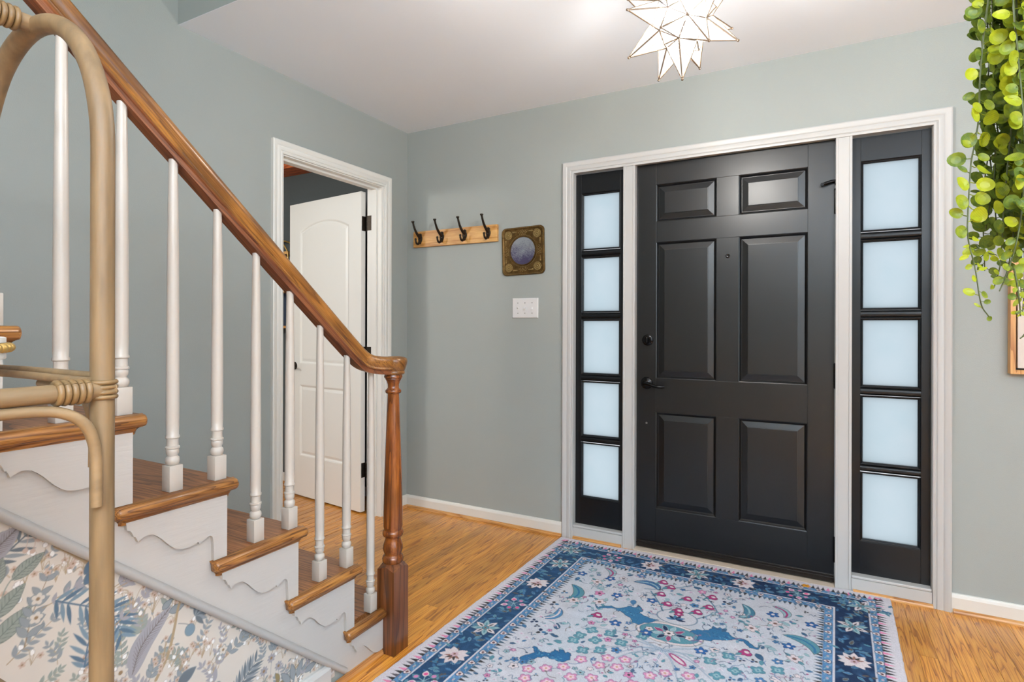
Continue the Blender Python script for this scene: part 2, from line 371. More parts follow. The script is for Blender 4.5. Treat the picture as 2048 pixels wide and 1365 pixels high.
# the rest of the room: walls behind and beside the camera with window openings
b = MB(); b.box(0, 2.9, -5.3, -5.2, 0, 2.69).box(2.9, XR, -5.3, -5.2, 0, 0.5).box(2.9, XR, -5.3, -5.2, 2.4, 2.69)
struct('wall_rear', b, M['wall'], 'painted wall behind the camera with a wide window opening', 'wall')
b = MB(); b.box(XR, XR + 0.1, -5.3, -4.25, 0, 2.69).box(XR, XR + 0.1, -2.35, 0.14, 0, 2.69).box(XR, XR + 0.1, -4.25, -2.35, 0, 0.4).box(XR, XR + 0.1, -4.25, -2.35, 2.3, 2.69)
struct('wall_right', b, M['wall'], 'painted wall far to the right with a window opening', 'wall')

b = MB(); b.box(-0.115, 1.2, -5.3, -5.2, 2.69, 5.0)
struct('wall_upper', b, M['wall'], 'upper wall closing the stairwell behind the camera', 'wall')
b = MB(); b.box(1.101, 1.2, -5.2, -3.6, 2.69, 5.0)
struct('wall_upper_side', b, M['wall'], 'upper side wall of the stairwell', 'wall')
# floors: underlay slab + individual strips
b = MB(); b.box(-1.9, XR, -2.42, 0.14, -0.06, -0.006).box(0.0, XR, -5.2, -2.42, -0.06, -0.0005)
floor = struct('floor', b, M['oak_base'], 'golden oak strip floor of the entry hall and next room', 'floor')
tag(obj('floor_field', MB().box(0.0, XR, -5.2, -2.42, -0.0005, 0.0), M['oak'], floor))
PITCH = 0.0572
plank_meshes = {}
def plank(x, y0, y1, gap, w):
    key = (round((y1 - y0) / 0.05), gap)
    if key not in plank_meshes:
        ln = key[0] * 0.05; c = 0.0012 if gap > 0.001 else 0.0005; h = w / 2 - gap / 2; t = 0.0
        mb = MB()
        prof = [(-h, -0.012), (h, -0.012), (h, t - c), (h - c, t), (-h + c, t), (-h, t - c)]
        mb.loft([[(a, -ln / 2 + 0.0004, z) for a, z in prof], [(a, ln / 2 - 0.0004, z) for a, z in prof]])
        plank_meshes[key] = mb.mesh('plank', M['oak'])
    link('plank', plank_meshes[key], floor, (x, (y0 + y1) / 2, 0))
def strips(x0, x1, ya, yb, gap, lens):
    n = int(round((x1 - x0) / PITCH))
    for i in range(n):
        x = x0 + (i + 0.5) * PITCH; y = yb
        first = True
        while y > ya + 0.03:
            ln = random.choice(lens)
            if first: ln = round(ln * random.uniform(0.35, 1) / 0.05) * 0.05; first = False
            ln = max(ln, 0.25)
            if y - ln < ya + 0.25: ln = round((y - ya) / 0.05) * 0.05
            plank(x, y - ln, y, gap, PITCH); y -= ln
strips(-0.0, 4.86, -2.4, -0.0, 0.0006, [0.9, 1.2, 1.5, 1.8])
strips(-1.83, -0.0, -1.6, -0.0, 0.0035, [1.2, 1.6])

# baseboards and shoe molding
def baseb(name, x0, x1, y0, y1, label, axis):
    b = MB()
    if axis == 'X':   # along x, on the back wall
        prof = [(y1, 0), (y0, 0), (y0, 0.062), (y0 + 0.003, 0.071), (y0 + 0.006, 0.077), (y1, 0.078)]
        b.loft([[(x0, a, z) for a, z in prof], [(x1, a, z) for a, z in prof]])
    else:
        prof = [(x0, 0), (x1, 0), (x1, 0.062), (x1 - 0.003, 0.071), (x1 - 0.006, 0.077), (x0, 0.078)]
        b.loft([[(a, y0, z) for a, z in prof], [(a, y1, z) for a, z in prof]])
    return struct(name, b, M['base'], label, 'baseboard')
def shoe(name, x0, x1, y0, y1, label, axis, mat='oak_shoe'):
    b = MB(); q = [(0, 0), (0.014, 0), (0.0135, 0.006), (0.011, 0.012), (0.006, 0.016), (0, 0.017)]
    if axis == 'X': b.loft([[(x, y1 - a, z) for a, z in q] for x in (x0, x1)])
    else: b.loft([[(x0 + a, y, z) for a, z in q] for y in (y0, y1)])
    return struct(name, b, M[mat], label, 'molding')
baseb('baseboard_back', 0.0, 1.109, -0.013, 0.0, 'white baseboard between the corner and the front door casing', 'X')
baseb('baseboard_right', 2.857, XR, -0.013, 0.0, 'white baseboard running right from the front door casing', 'X')
baseb('baseboard_left', 0.0, 0.013, -0.165, -0.013, 'short white baseboard between the doorway casing and the corner', 'Y')
baseb('baseboard_next_room', -1.9, -0.115, -0.013, 0.0, 'white baseboard in the room beyond the doorway', 'X')
shoe('trim_shoe_back', 0.013, 1.109, 0, -0.013, 'oak shoe molding along the baseboard left of the front door', 'X')
shoe('trim_shoe_right', 2.862, XR, 0, -0.013, 'oak shoe molding along the baseboard right of the front door', 'X')
shoe('trim_shoe_sidelight', 2.508, 2.795, 0, -0.009, 'short oak shoe molding under the right sidelight', 'X')
shoe('trim_shoe_sidelight_left', 1.176, 1.45, 0, -0.009, 'short oak shoe molding under the left sidelight', 'X')
shoe('trim_shoe_left', 0.013, 0, -0.165, -0.027, 'short oak shoe molding beside the hall corner', 'Y', 'oak_shoe_y')
shoe('trim_shoe_next_room', -1.9, -0.115, 0, -0.013, 'oak shoe molding in the room beyond the doorway', 'X')

# next room shell
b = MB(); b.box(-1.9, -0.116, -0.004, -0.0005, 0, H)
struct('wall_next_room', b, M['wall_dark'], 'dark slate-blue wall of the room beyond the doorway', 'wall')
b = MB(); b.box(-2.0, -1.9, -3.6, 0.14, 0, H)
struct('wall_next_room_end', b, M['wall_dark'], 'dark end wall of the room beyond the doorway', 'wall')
b = MB(); b.box(-2.0, -0.115, -3.6, 0.14, H, H + 0.1)
struct('ceiling_next_room', b, M['ceiling'], 'ceiling of the room beyond the doorway', 'ceiling')
b = MB(); b.box(-1.9, -0.116, -0.17, -0.004, 2.294, 2.4395, 0.003)
struct('trim_beam', b, M['beam'], 'reddish oak beam at the top of the next room wall', 'beam')

# casings: profile (t outward from the inner edge, d proud of the wall)
CAS = [(0, 0), (0, 0.011), (0.008, 0.013), (0.012, 0.010), (0.016, 0.014), (0.030, 0.016), (0.036, 0.013), (0.042, 0.018), (0.058, 0.020), (0.063, 0.017), (0.063, 0)]
def casing(pts_in, signs, to3, scale=1.0):
    """pts_in: 4 inner path points (up, across, down) in 2-D; signs give the outward offset per point"""
    b = MB(); rings = []
    for (a, z), (sa, sz) in zip(pts_in, signs):
        rings.append([to3(a + sa * t * scale, z + sz * t * scale, d) for t, d in CAS])
    return b.loft(rings, True, True)
xl, xr, zt = 1.172, 2.794, 2.029
c1 = casing([(xl, 0), (xl, zt), (xr, zt), (xr, 0)], [(-1, 0), (-1, 1), (1, 1), (1, 0)], lambda a, z, d: (a, -d, z))
trim1 = struct('trim_1', c1, M['trim'], 'white stepped casing framing the front door and both sidelights', 'trim', smooth=35)
# head, jambs, mullions of the entry unit
obj('jamb', MB().box(1.1505, 1.1725, 0.0, 0.12, 0, 2.055), M['trim'], trim1)
obj('jamb', MB().box(2.792, 2.8115, 0.0, 0.12, 0, 2.055), M['trim'], trim1)
obj('head', MB().box(1.1505, 2.8115, -0.001, 0.12, 2.0335, 2.055), M['trim'], trim1)
for x0, x1 in ((1.4545, 1.5185), (2.4375, 2.5015)):
    m = MB(); m.box(x0, x1, -0.004, 0.12, 0.0, 2.034)
    for a, d in ((x0 + 0.001, -1), (x1 - 0.001, 1)):   # small stop beads on both edges
        m.box(min(a, a - d * 0.010), max(a, a - d * 0.010), -0.0075, -0.004, 0.0, 2.033, 0.001)
    obj('mullion', m, M['trim'], trim1)
for x0, x1 in ((1.1725, 1.4545), (2.5015, 2.792)):
    m = MB(); m.box(x0, x1, -0.009, 0.12, 0.0, 0.064).box(x0, x1, -0.009, 0.12, 0.0645, 0.0765, 0.003)
    obj('sill', m, M['trim'], trim1)
m = MB(); m.box(1.5185, 2.4375, -0.022, 0.12, 0.0, 0.011, 0.003)
obj('threshold', m, plain('pale_threshold', (206, 188, 168), 0.45), trim1)

# sidelights
PANES = [(1.602, 1.919), (1.254, 1.567), (0.910, 1.219), (0.565, 0.875), (0.223, 0.533)]
def sidelight(name, x0, x1, g0, g1, label):
    y0, y1 = 0.030, 0.070
    m = MB()
    m.box(x0, g0, y0, y1, 0.0765, 2.026, 0.0008).box(g1, x1, y0, y1, 0.0765, 2.026, 0.0008)
    m.box(g0, g1, y0, y1, PANES[0][1], 2.026, 0.0008).box(g0, g1, y0, y1, 0.0765, PANES[4][0], 0.0008)
    w = struct(name, m, M['sash_black'], label, 'window')
    for i in range(4):
        mm = MB(); za, zb = PANES[i + 1][1], PANES[i][0]; zm = (za + zb) / 2; h = (zb - za) / 2
        prof = [(y0 + 0.014, zm - h), (y0 + 0.010, zm - h + 0.001), (y0 + 0.003, zm - h + 0.007), (y0 + 0.001, zm - 0.006), (y0 + 0.001, zm + 0.006), (y0 + 0.003, zm + h - 0.007), (y0 + 0.010, zm + h - 0.001), (y0 + 0.014, zm + h), (y1, zm + h), (y1, zm - h)]
        mm.loft([[(x, y, z) for y, z in prof] for x in (g0, g1)])
        obj('muntin', mm, M['sash_black'], w, 40)
    for za, zb in PANES:
        bd = MB()                                # glazing bead inside the opening
        ring = lambda d, y: [(g0 + d, y, za + d), (g1 - d, y, za + d), (g1 - d, y, zb - d), (g0 + d, y, zb - d)]
        bd.loft([ring(0, y0 + 0.002), ring(0.002, y0 + 0.001), ring(0.006, y0 + 0.004), ring(0.007, y0 + 0.010), ring(0.010, y0 + 0.012), ring(0.010, y0 + 0.019)], True, False)
        obj('glazing_bead', bd, M['sash_black'], w)
        obj('pane', MB().box(g0 + 0.004, g1 - 0.004, y0 + 0.016, y0 + 0.019, za + 0.004, zb - 0.004), M['frosted'], w)
    return w
sidelight('window_1', 1.1725, 1.4545, 1.204, 1.428, 'narrow black sidelight with five frosted panes on the latch side of the door')
sidelight('window_2', 2.5015, 2.792, 2.5355, 2.758, 'narrow black sidelight with five frosted panes on the hinge side of the door')

# ------------------------------------------------------------------ front door
dx0, dx1, dz0, dz1, dy = 1.521, 2.4355, 0.0135, 2.0325, 0.030
XP = [(1.622, 1.922), (2.026, 2.326)]; ZP = [(0.225, 0.730), (0.907, 1.620), (1.728, 1.922)]
m = MB(); c = 0.0009
m.box(dx0, XP[0][0], dy, dy + 0.044, dz0, dz1, c).box(XP[1][1], dx1, dy, dy + 0.044, dz0, dz1, c)
zs = [(dz0, ZP[0][0]), (ZP[0][1], ZP[1][0]), (ZP[1][1], ZP[2][0]), (ZP[2][1], dz1)]
for za, zb in zs: m.box(XP[0][0], XP[1][1], dy, dy + 0.044, za, zb, c)
for za, zb in ZP: m.box(XP[0][1], XP[1][0], dy, dy + 0.044, za, zb, c)
door1 = struct('door_1', m, M['door_black'], 'black six-panel front door with lever handle', 'door')
for xa, xb in XP:
    for za, zb in ZP:
        p = MB(); rg = lambda d, y: [(xa + d, dy + y, za + d), (xb - d, dy + y, za + d), (xb - d, dy + y, zb - d), (xa + d, dy + y, zb - d)]
        rects(p, [rg(-0.001, 0.004), rg(0.001, 0.0005), rg(0.004, 0.002), rg(0.008, 0.008), rg(0.012, 0.0125), rg(0.014, 0.0125), rg(0.040, 0.0065), rg(0.0405, 0.004), rg(0.043, 0.0035)])
        obj('door_panel', p, M['door_black'], door1)
# bottom sweep
m = MB(); m.box(dx0 + 0.002, dx1 - 0.002, dy - 0.008, dy + 0.001, 0.016, 0.052, 0.002).box(dx0 + 0.002, dx1 - 0.002, dy - 0.012, dy - 0.007, 0.034, 0.040, 0.001)
tag(obj('door_sweep', m, plain('dark_bronze_sweep', (40, 34, 30), 0.3, 0.5), door1))
# deadbolt
def disc_y(mb, x, y, z, prof, n=24): return mb.lathe([(r, h) for r, h in prof], (x, y, z), n, 'Y')
m = MB(); disc_y(m, 1.580, dy, 1.1075, [(0.029, 0.0), (0.030, -0.006), (0.028, -0.012), (0.022, -0.014), (0.018, -0.018), (0.0001, -0.018)])
dbolt = obj('deadbolt', m, M['black_metal'], door1, 40)
m = MB(); m.box(1.574, 1.586, dy - 0.034, dy - 0.017, 1.092, 1.123, 0.004); obj('thumb_turn', m, M['black_metal'], dbolt)
m = MB(); disc_y(m, 1.575, dy, 0.881, [(0.031, 0.0), (0.032, -0.005), (0.029, -0.011), (0.022, -0.014), (0.013, -0.017), (0.012, -0.045), (0.014, -0.052), (0.0001, -0.055)])
hnd = obj('door_handle', m, M['black_metal'], door1, 40)
m = MB(); m.tube([(1.575, dy - 0.046, 0.881), (1.592, dy - 0.050, 0.880), (1.615, dy - 0.052, 0.873), (1.640, dy - 0.052, 0.868), (1.664, dy - 0.050, 0.868), (1.676, dy - 0.044, 0.869)], [0.010, 0.010, 0.0085, 0.0075, 0.0075, 0.006], 12)
obj('lever', m, M['black_metal'], hnd, 50)
m = MB(); disc_y(m, 1.976, dy, 1.5285, [(0.0105, 0.0), (0.0105, -0.003), (0.008, -0.0045), (0.006, -0.0035), (0.0001, -0.003)], 16)
obj('peephole', m, plain('peephole_black', (44, 42, 42), 0.2, 0.6), door1, 40)
m = MB(); disc_y(m, 1.5735, dy, 0.6695, [(0.0055, 0.0), (0.005, -0.002), (0.0001, -0.0028)], 12)
tag(obj('screw_head', m, M['steel'], door1, 40), 'small steel screw head')
for z0 in (1.70, 0.905, 0.115):
    m = MB(); m.box(2.4335, 2.4405, dy - 0.004, dy + 0.002, z0, z0 + 0.102, 0.0008)
    for k in range(5): m.lathe([(0.0055, z0 + k * 0.0205), (0.0055, z0 + k * 0.0205 + 0.0195)], (2.4365, dy - 0.006, 0), 10)
    m.sphere((2.4365, dy - 0.006, z0 + 0.104), 0.0058, 8, 5).sphere((2.4365, dy - 0.006, z0 - 0.002), 0.0058, 8, 5)
    obj('hinge', m, M['black_metal'], door1, 40)
m = MB(); m.box(2.434, 2.444, dy - 0.022, dy - 0.004, 1.822, 1.848, 0.002)
m.tube([(2.437, dy - 0.014, 1.842), (2.420, dy - 0.016, 1.840), (2.400, dy - 0.018, 1.834), (2.383, dy - 0.016, 1.830)], [0.006, 0.0075, 0.008, 0.006], 8)
m.lathe([(0.007, -0.03), (0.008, -0.012), (0.006, -0.006)], (2.384, dy, 1.829), 10, 'Y')
obj('swing_latch', m, M['black_metal'], door1, 50)

# ------------------------------------------------------------------ doorway + interior door
yl, yr, zt2 = -0.988, -0.236, 2.040
c2 = casing([(yl, 0), (yl, zt2), (yr, zt2), (yr, 0)], [(-1, 0), (-1, 1), (1, 1), (1, 0)], lambda a, z, d: (d, a, z))
trim2 = struct('trim_2', c2, M['base'], 'white stepped casing around the doorway beside the stairs', 'trim', smooth=35)
obj('jamb', MB().box(-0.115, 0.0, yl - 0.012, yl + 0.012, 0, 2.06), M['base'], trim2)
m = MB(); m.box(-0.115, 0.0, yr - 0.012, yr + 0.012, 0, 2.06).box(-0.072, -0.035, yr - 0.023, yr - 0.011, 0, 2.036)
obj('jamb', m, M['base'], trim2)
m = MB(); m.box(-0.1149, -0.0001, yl, yr, 2.034, 2.058).box(-0.0719, -0.0351, yl + 0.011, yr - 0.011, 2.022, 2.036)
obj('head', m, M['base'], trim2)
# door leaf: local x from the hinge to the latch, local y thickness, front face at y=0 looking to -y
DW, DT, DZ0, DZ1 = 0.752, 0.035, 0.010, 2.022
ang = math.atan2(-0.1762 + 0.2645, -0.8809 + 0.1418)
door2 = bpy.data.objects.new('door_2', None); COL.objects.link(door2)
door2.location = (-0.148, -0.2685, 0.0); door2.rotation_euler = (0, 0, ang + PI)
tag(door2, 'white two-panel interior door with arched top panel, standing open', 'door', kind='structure')
# local: leaf runs along -x (so that after rotation it points to the latch); front = -y
def lx(a): return -a
PX0, PX1 = 0.118, DW - 0.118
def arch(d, y, zb, zs, rise):
    xa, xb = PX0 + d, PX1 - d; half = (PX1 - PX0) / 2; cx = (PX0 + PX1) / 2
    Rr = (half * half + rise * rise) / (2 * rise); cz = zs + rise - Rr
    pts = [(xa, zb + d), (xb, zb + d)]
    for k in range(13):
        x = xb + (xa - xb) * k / 12
        pts.append((x, cz + math.sqrt(max(0, (Rr - d) ** 2 - (x - cx) ** 2))))
    return [(lx(x), y, z) for x, z in pts]
m = MB()
m.box(lx(PX0), 0, 0, DT, DZ0, DZ1, 0.0008).box(lx(DW), lx(PX1), 0, DT, DZ0, DZ1, 0.0008)
m.box(lx(PX1), lx(PX0), 0, DT, DZ0, 0.284).box(lx(PX1), lx(PX0), 0, DT, 0.773, 0.918)
top = arch(0, 0, 0.918, 1.826, 0.060)[2:]
for a, bq in zip(top[:-1], top[1:]):
    m.add([a, bq, (bq[0], 0, DZ1), (a[0], 0, DZ1), (a[0], DT, a[2]), (bq[0], DT, bq[2]), (bq[0], DT, DZ1), (a[0], DT, DZ1)],
          [(0, 1, 2, 3), (4, 7, 6, 5), (0, 4, 5, 1), (3, 2, 6, 7)])
obj('door_leaf', m, M['door_white'], door2, loc=(0, 0, 0))
p = MB(); A = lambda d, y: arch(d, y, 0.918, 1.826, 0.060)
rects(p, [A(0, 0), A(0.006, 0.002), A(0.012, 0.008), A(0.017, 0.009), A(0.034, 0.003), A(0.036, 0.003)])
obj('door_panel', p, M['door_white'], door2, loc=(0, 0, 0), smooth=20)
p = MB(); rg = lambda d, y: [(lx(PX0 + d), y, 0.284 + d), (lx(PX1 - d), y, 0.284 + d), (lx(PX1 - d), y, 0.773 - d), (lx(PX0 + d), y, 0.773 - d)]
rects(p, [rg(0, 0), rg(0.006, 0.002), rg(0.012, 0.008), rg(0.017, 0.009), rg(0.034, 0.003), rg(0.036, 0.003)])
obj('door_panel', p, M['door_white'], door2, loc=(0, 0, 0))
m = MB(); m.lathe([(0.027, 0.0), (0.027, -0.006), (0.013, -0.010), (0.010, -0.03), (0.012, -0.04), (0.0001, -0.042)], (lx(DW - 0.062), 0, 0.900), 16, 'Y')
m.tube([(lx(DW - 0.062), -0.036, 0.900), (lx(DW - 0.09), -0.042, 0.898), (lx(DW - 0.13), -0.040, 0.892)], [0.008, 0.007, 0.006], 8)
obj('door_handle', m, M['bronze'], door2, 50, loc=(0, 0, 0))
for z0 in (1.775, 0.955, 0.225):
    m = MB(); m.box(-0.0006, 0.0024, 0.006, DT + 0.004, z0, z0 + 0.092, 0.0008)
    for k in range(3): m.lathe([(0.0062, z0 - 0.002 + k * 0.032), (0.0062, z0 + 0.029 + k * 0.032)], (0.008, DT + 0.004, 0), 10)
    m.sphere((0.008, DT + 0.004, z0 + 0.096), 0.006, 8, 5)
    obj('hinge', m, M['bronze'], door2, 40, loc=(0, 0, 0))
    obj('hinge_leaf', MB().box(-0.1145, -0.0765, yr - 0.0146, yr - 0.0118, z0, z0 + 0.092, 0.0008), M['bronze'], trim2)

# gold framed shelf with an arched top in the next room
t = thing('wall_shelf', 'gold wire wall shelf with an arched top, beyond the half open white door', 'shelf', (-1.13, -0.03, 1.15))
xc, hw = -1.16, 0.185
def archpath(y, hw, z0, zs, rz, n=14):
    return [(xc - hw, y, z0)] + [(xc - hw * math.cos(PI * k / n), y, zs + rz * math.sin(PI * k / n)) for k in range(n + 1)] + [(xc + hw, y, z0)]
for y in (-0.030, -0.125): obj('frame', MB().tube(archpath(y, hw, 1.19, 1.66, 0.15), 0.006, 8), M['gold'], t, 60)
for z in (1.16, 1.42, 1.695):
    obj('shelf_board', MB().box(xc - hw, xc + hw, -0.13, -0.02, z, z + 0.018, 0.002), M['pine'], t)
obj('back_panel', MB().box(xc - hw, xc + hw, -0.022, -0.016, 1.17, 1.67), plain('dark_blue_panel', (38, 52, 74), 0.6), t)
m = MB(); m.box(-1.125, -1.105, -0.12, -0.03, 1.439, 1.60, 0.002).box(-1.127, -1.103, -0.122, -0.118, 1.437, 1.602)
tag(obj('book', m, M['book']), 'cream book standing on the gold wall shelf beyond the white door', 'book')
m = MB(); m.lathe([(0.0001, -0.022), (0.055, -0.022), (0.085, -0.030), (0.088, -0.028), (0.055, -0.016), (0.0001, -0.016)], (-1.05, -0.02, 1.60), 24, 'Y')
tag(obj('plate', m, M['plate_blue'], None, 40), 'grey-blue plate leaning at the back of the gold wall shelf', 'plate')

# ------------------------------------------------------------------ staircase
XS = 0.985
RISE, RUN = 0.2025, 0.2342
def yk(k): return -1.274 - RUN * (k - 1)
def zk(k): return 0.163 + RISE * (k - 1)
NST = 9
stair = thing('staircase', 'oak and white staircase with scrolled brackets climbing along the grey wall', 'staircase', (0.5, -1.3, 0))
SL = RISE / RUN
def capz(y): return 0.866 * (-1.509 - y)
poly = [(-1.352, 0.0)]
poly += [(-1.352, zk(1) - 0.028)]
for k in range(2, NST + 1): poly += [(yk(k), zk(k - 1) - 0.028), (yk(k), zk(k) - 0.028)]
yend = yk(NST + 1)
poly += [(yend, zk(NST) - 0.028), (yend, capz(yend)), (-1.509, 0.0)]
obj('stringer', MB().prism(poly, 'X', XS - 0.02, XS), M['trimw'], stair)
def bull(y, z, t=0.028):  # nosing front, as (y,z) points going from bottom to top, nose at y
    return [(y - 0.010, z - t), (y - 0.004, z - t + 0.003), (y, z - t + 0.010), (y + 0.0005, z - t / 2), (y, z - 0.010), (y - 0.004, z - 0.003), (y - 0.010, z)]
BR = [(-0.2503, -0.034), (-0.2486, -0.0562), (-0.2398, -0.0617), (-0.2355, -0.0700), (-0.2335, -0.0765), (-0.2302, -0.0774), (-0.2270, -0.0830), (-0.2245, -0.0908), (-0.2183, -0.0871), (-0.2120, -0.0830), (-0.2054, -0.0818), (-0.1980, -0.0825), (-0.1904, -0.0847), (-0.1810, -0.0915), (-0.1712, -0.1009), (-0.1610, -0.1130), (-0.1516, -0.1235), (-0.1410, -0.1330), (-0.1314, -0.1390), (-0.1210, -0.1425), (-0.1107, -0.1438), (-0.1010, -0.1435), (-0.0915, -0.1422), (-0.0807, -0.1387), (-0.0772, -0.1450), (-0.0735, -0.1439), (-0.0700, -0.1400), (-0.0639, -0.1390), (-0.0600, -0.1355), (-0.0563, -0.1335), (-0.0520, -0.1325), (-0.0470, -0.1335), (-0.0430, -0.1380), (-0.0410, -0.1450), (-0.0395, -0.1644), (-0.0383, -0.2010), (-0.0020, -0.2010), (-0.0020, -0.034)]
def clip(poly, ymax):
    out = []
    for i in range(len(poly)):
        a, bq = poly[i], poly[(i + 1) % len(poly)]
        if a[0] <= ymax: out.append(a)
        if (a[0] <= ymax) != (bq[0] <= ymax):
            s = (ymax - a[0]) / (bq[0] - a[0]); out.append((ymax, a[1] + s * (bq[1] - a[1])))
    return out
for k in range(1, NST + 1):
    z, y, yb = zk(k), yk(k), yk(k + 1)
    nose = y + 0.027
    prof = [(yb, z - 0.028)] + bull(nose, z) + [(yb, z)]
    xr_ = XS if k > 1 else 0.962
    if k == 1: prof = [(yb, z - 0.028)] + bull(-1.262, z) + [(yb, z)]
    obj('tread', MB().loft([[(x, a, c_) for a, c_ in prof] for x in (0.001, xr_)]), M['tread'], stair, 30)
    obj('riser', MB().box(0.001, XS - 0.0205, (y if k > 1 else -1.29) - 0.018, (y if k > 1 else -1.29), (zk(k - 1) if k > 1 else 0.0), z - 0.028), M['trimw'], stair)
    # return nosing on the open side: bullnose plus cove
    e0 = y - 0.278; e1 = (nose - 0.002) if k > 1 else -1.3665
    pr = [(XS - 0.001, z), (XS + 0.018, z), (XS + 0.025, z - 0.003), (XS + 0.029, z - 0.009), (XS + 0.030, z - 0.014), (XS + 0.029, z - 0.020), (XS + 0.025, z - 0.026), (XS + 0.020, z - 0.028), (XS + 0.017, z - 0.030), (XS + 0.0165, z - 0.034), (XS + 0.013, z - 0.037), (XS + 0.010, z - 0.041), (XS + 0.0095, z - 0.045), (XS - 0.001, z - 0.045)]
    rings = []
    for yy, sh in ((e0, 0.012), (e0 + 0.004, 0.003), (e0 + 0.010, 0), (e1 - 0.010, 0), (e1 - 0.004, 0.003), (e1, 0.012 if k > 1 else 0.003)):
        rr = []
        for (px, pz) in pr:
            f = sh
            cov = pz < z - 0.029
            y2 = yy
            if cov: y2 = yy + (0.016 if yy < (e0 + e1) / 2 else (-0.016 if k > 1 else 0))
            qz = z - 0.014 + (pz - z + 0.014) * (1 - f * 22) if (not cov and px > XS) else pz
            rr.append((max(XS - 0.001, px - (f if px > XS else 0)), y2, qz))
        rings.append(rr)
    obj('return_nosing', MB().loft(rings), M['nosing'], stair, 50)
    br = [(y + a, z + c_) for a, c_ in BR]
    if k == 1: br = [(a, max(c_, 0.0)) for a, c_ in clip(br, -1.367)]
    me = MB().prism(br, 'X', XS - 0.001, XS + 0.011).mesh('scroll_bracket', M['trimw'])
    link('scroll_bracket', me, stair)
obj('carriage', MB().prism([(-1.31, 0.0), (-1.31, 0.10), (yend, capz(yend) + 0.20), (yend, capz(yend) + 0.02), (-1.49, 0.0)], 'X', 0.02, 0.06), M['trimw'], stair)
# sloped cap molding + shoe at the foot
b = MB(); q = [(0.0, -0.010), (0.010, -0.010), (0.016, -0.005), (0.018, 0.001), (0.016, 0.007), (0.010, 0.011), (0.0, 0.011)]
pts = [(-1.545, capz(-1.545)), (yend, capz(yend))]; cs, sn_ = math.cos(math.atan(0.866)), math.sin(math.atan(0.866))
b.loft([[(XS - 0.004 + a, y + d * sn_, z + d * cs) for a, d in q] for y, z in pts])
struct('trim_cap', b, M['greytrim'], 'pale grey half-round molding sloping under the stair stringer', 'molding', smooth=40)
b = MB(); q = [(0, 0), (0.014, 0), (0.0135, 0.006), (0.011, 0.012), (0.006, 0.016), (0, 0.017)]
b.loft([[(XS + a, y, z) for a, z in q] for y in (-1.60, -1.367)])
struct('trim_shoe_stair', b, M['oak_shoe_y'], 'oak shoe molding along the foot of the stair stringer', 'molding')
# wall under the stairs
yw0 = -3.9
poly = [(-1.52, 0.0), (yw0, 0.0), (yw0, capz(yw0) - 0.01), (-1.52, 0.0)][:3]
wall_under = struct('wall_understairs', MB().prism(poly, 'X', XS - 0.12, XS - 0.008), M['wall'], 'sloping wall under the stairs, covered in floral wallpaper', 'wall')
b = MB(); prof = [(XS - 0.008, 0), (XS + 0.010, 0), (XS + 0.010, 0.075), (XS + 0.006, 0.086), (XS + 0.0, 0.090), (XS - 0.008, 0.091)]
b.loft([[(x, y, z) for x, z in prof] for y in (yw0, -1.612)])
struct('baseboard_understairs', b, M['trim'], 'white baseboard at the foot of the floral wallpaper', 'baseboard')

# ------------------------------------------------------------------ railing
rail = thing('stair_railing', 'brown wooden handrail on white turned balusters ending at a turned newel post', 'railing', (1.006, -1.326, 0))
bp_ = [(0.0001, 0.062), (0.0105, 0.062), (0.0125, 0.064), (0.0150, 0.068), (0.0162, 0.074), (0.0150, 0.081), (0.0110, 0.085), (0.0112, 0.087), (0.0140, 0.092), (0.0142, 0.100), (0.0130, 0.103), (0.0158, 0.104), (0.0160, 0.108), (0.0135, 0.110), (0.0128, 0.118), (0.0130, 0.128), (0.0158, 0.130), (0.0160, 0.134), (0.0138, 0.137), (0.0144, 0.16), (0.0143, 0.30), (0.0115, 0.55), (0.0088, 1.0)]
def rail_z(y): # underside of the handrail on the baluster line
    z1 = 1.6788 - 0.866 * (y + 2.2192); z2 = 1.003
    k = 0.022
    return z2 + k * math.log1p(math.exp(min(60, (z1 - z2) / k)))
for i in range(12):
    y = -1.400 - 0.1175 * i; k = int((-y - 1.26) / RUN + 1.0)
    k = 1 + i // 2 if i == 0 else 2 + (i - 1) // 2
    z0 = zk(k); z1 = rail_z(y) + 0.006; hgt = z1 - z0
    m = MB(); m.box(-0.0165, 0.0165, -0.0165, 0.0165, 0, 0.063, 0.0012)
    prof = [(r, h) for r, h in bp_ if h < 0.35] + [(0.0128, 0.35 + (hgt - 0.35) * 0.5), (0.0102, hgt)]
    m.lathe(prof, (0, 0, 0), 18)
    o = obj('baluster', m, M['baluster'], None, 40); o.parent = rail; o.matrix_parent_inverse = Matrix.Translation(rail.location).inverted(); o.location = (0.966, y, z0)
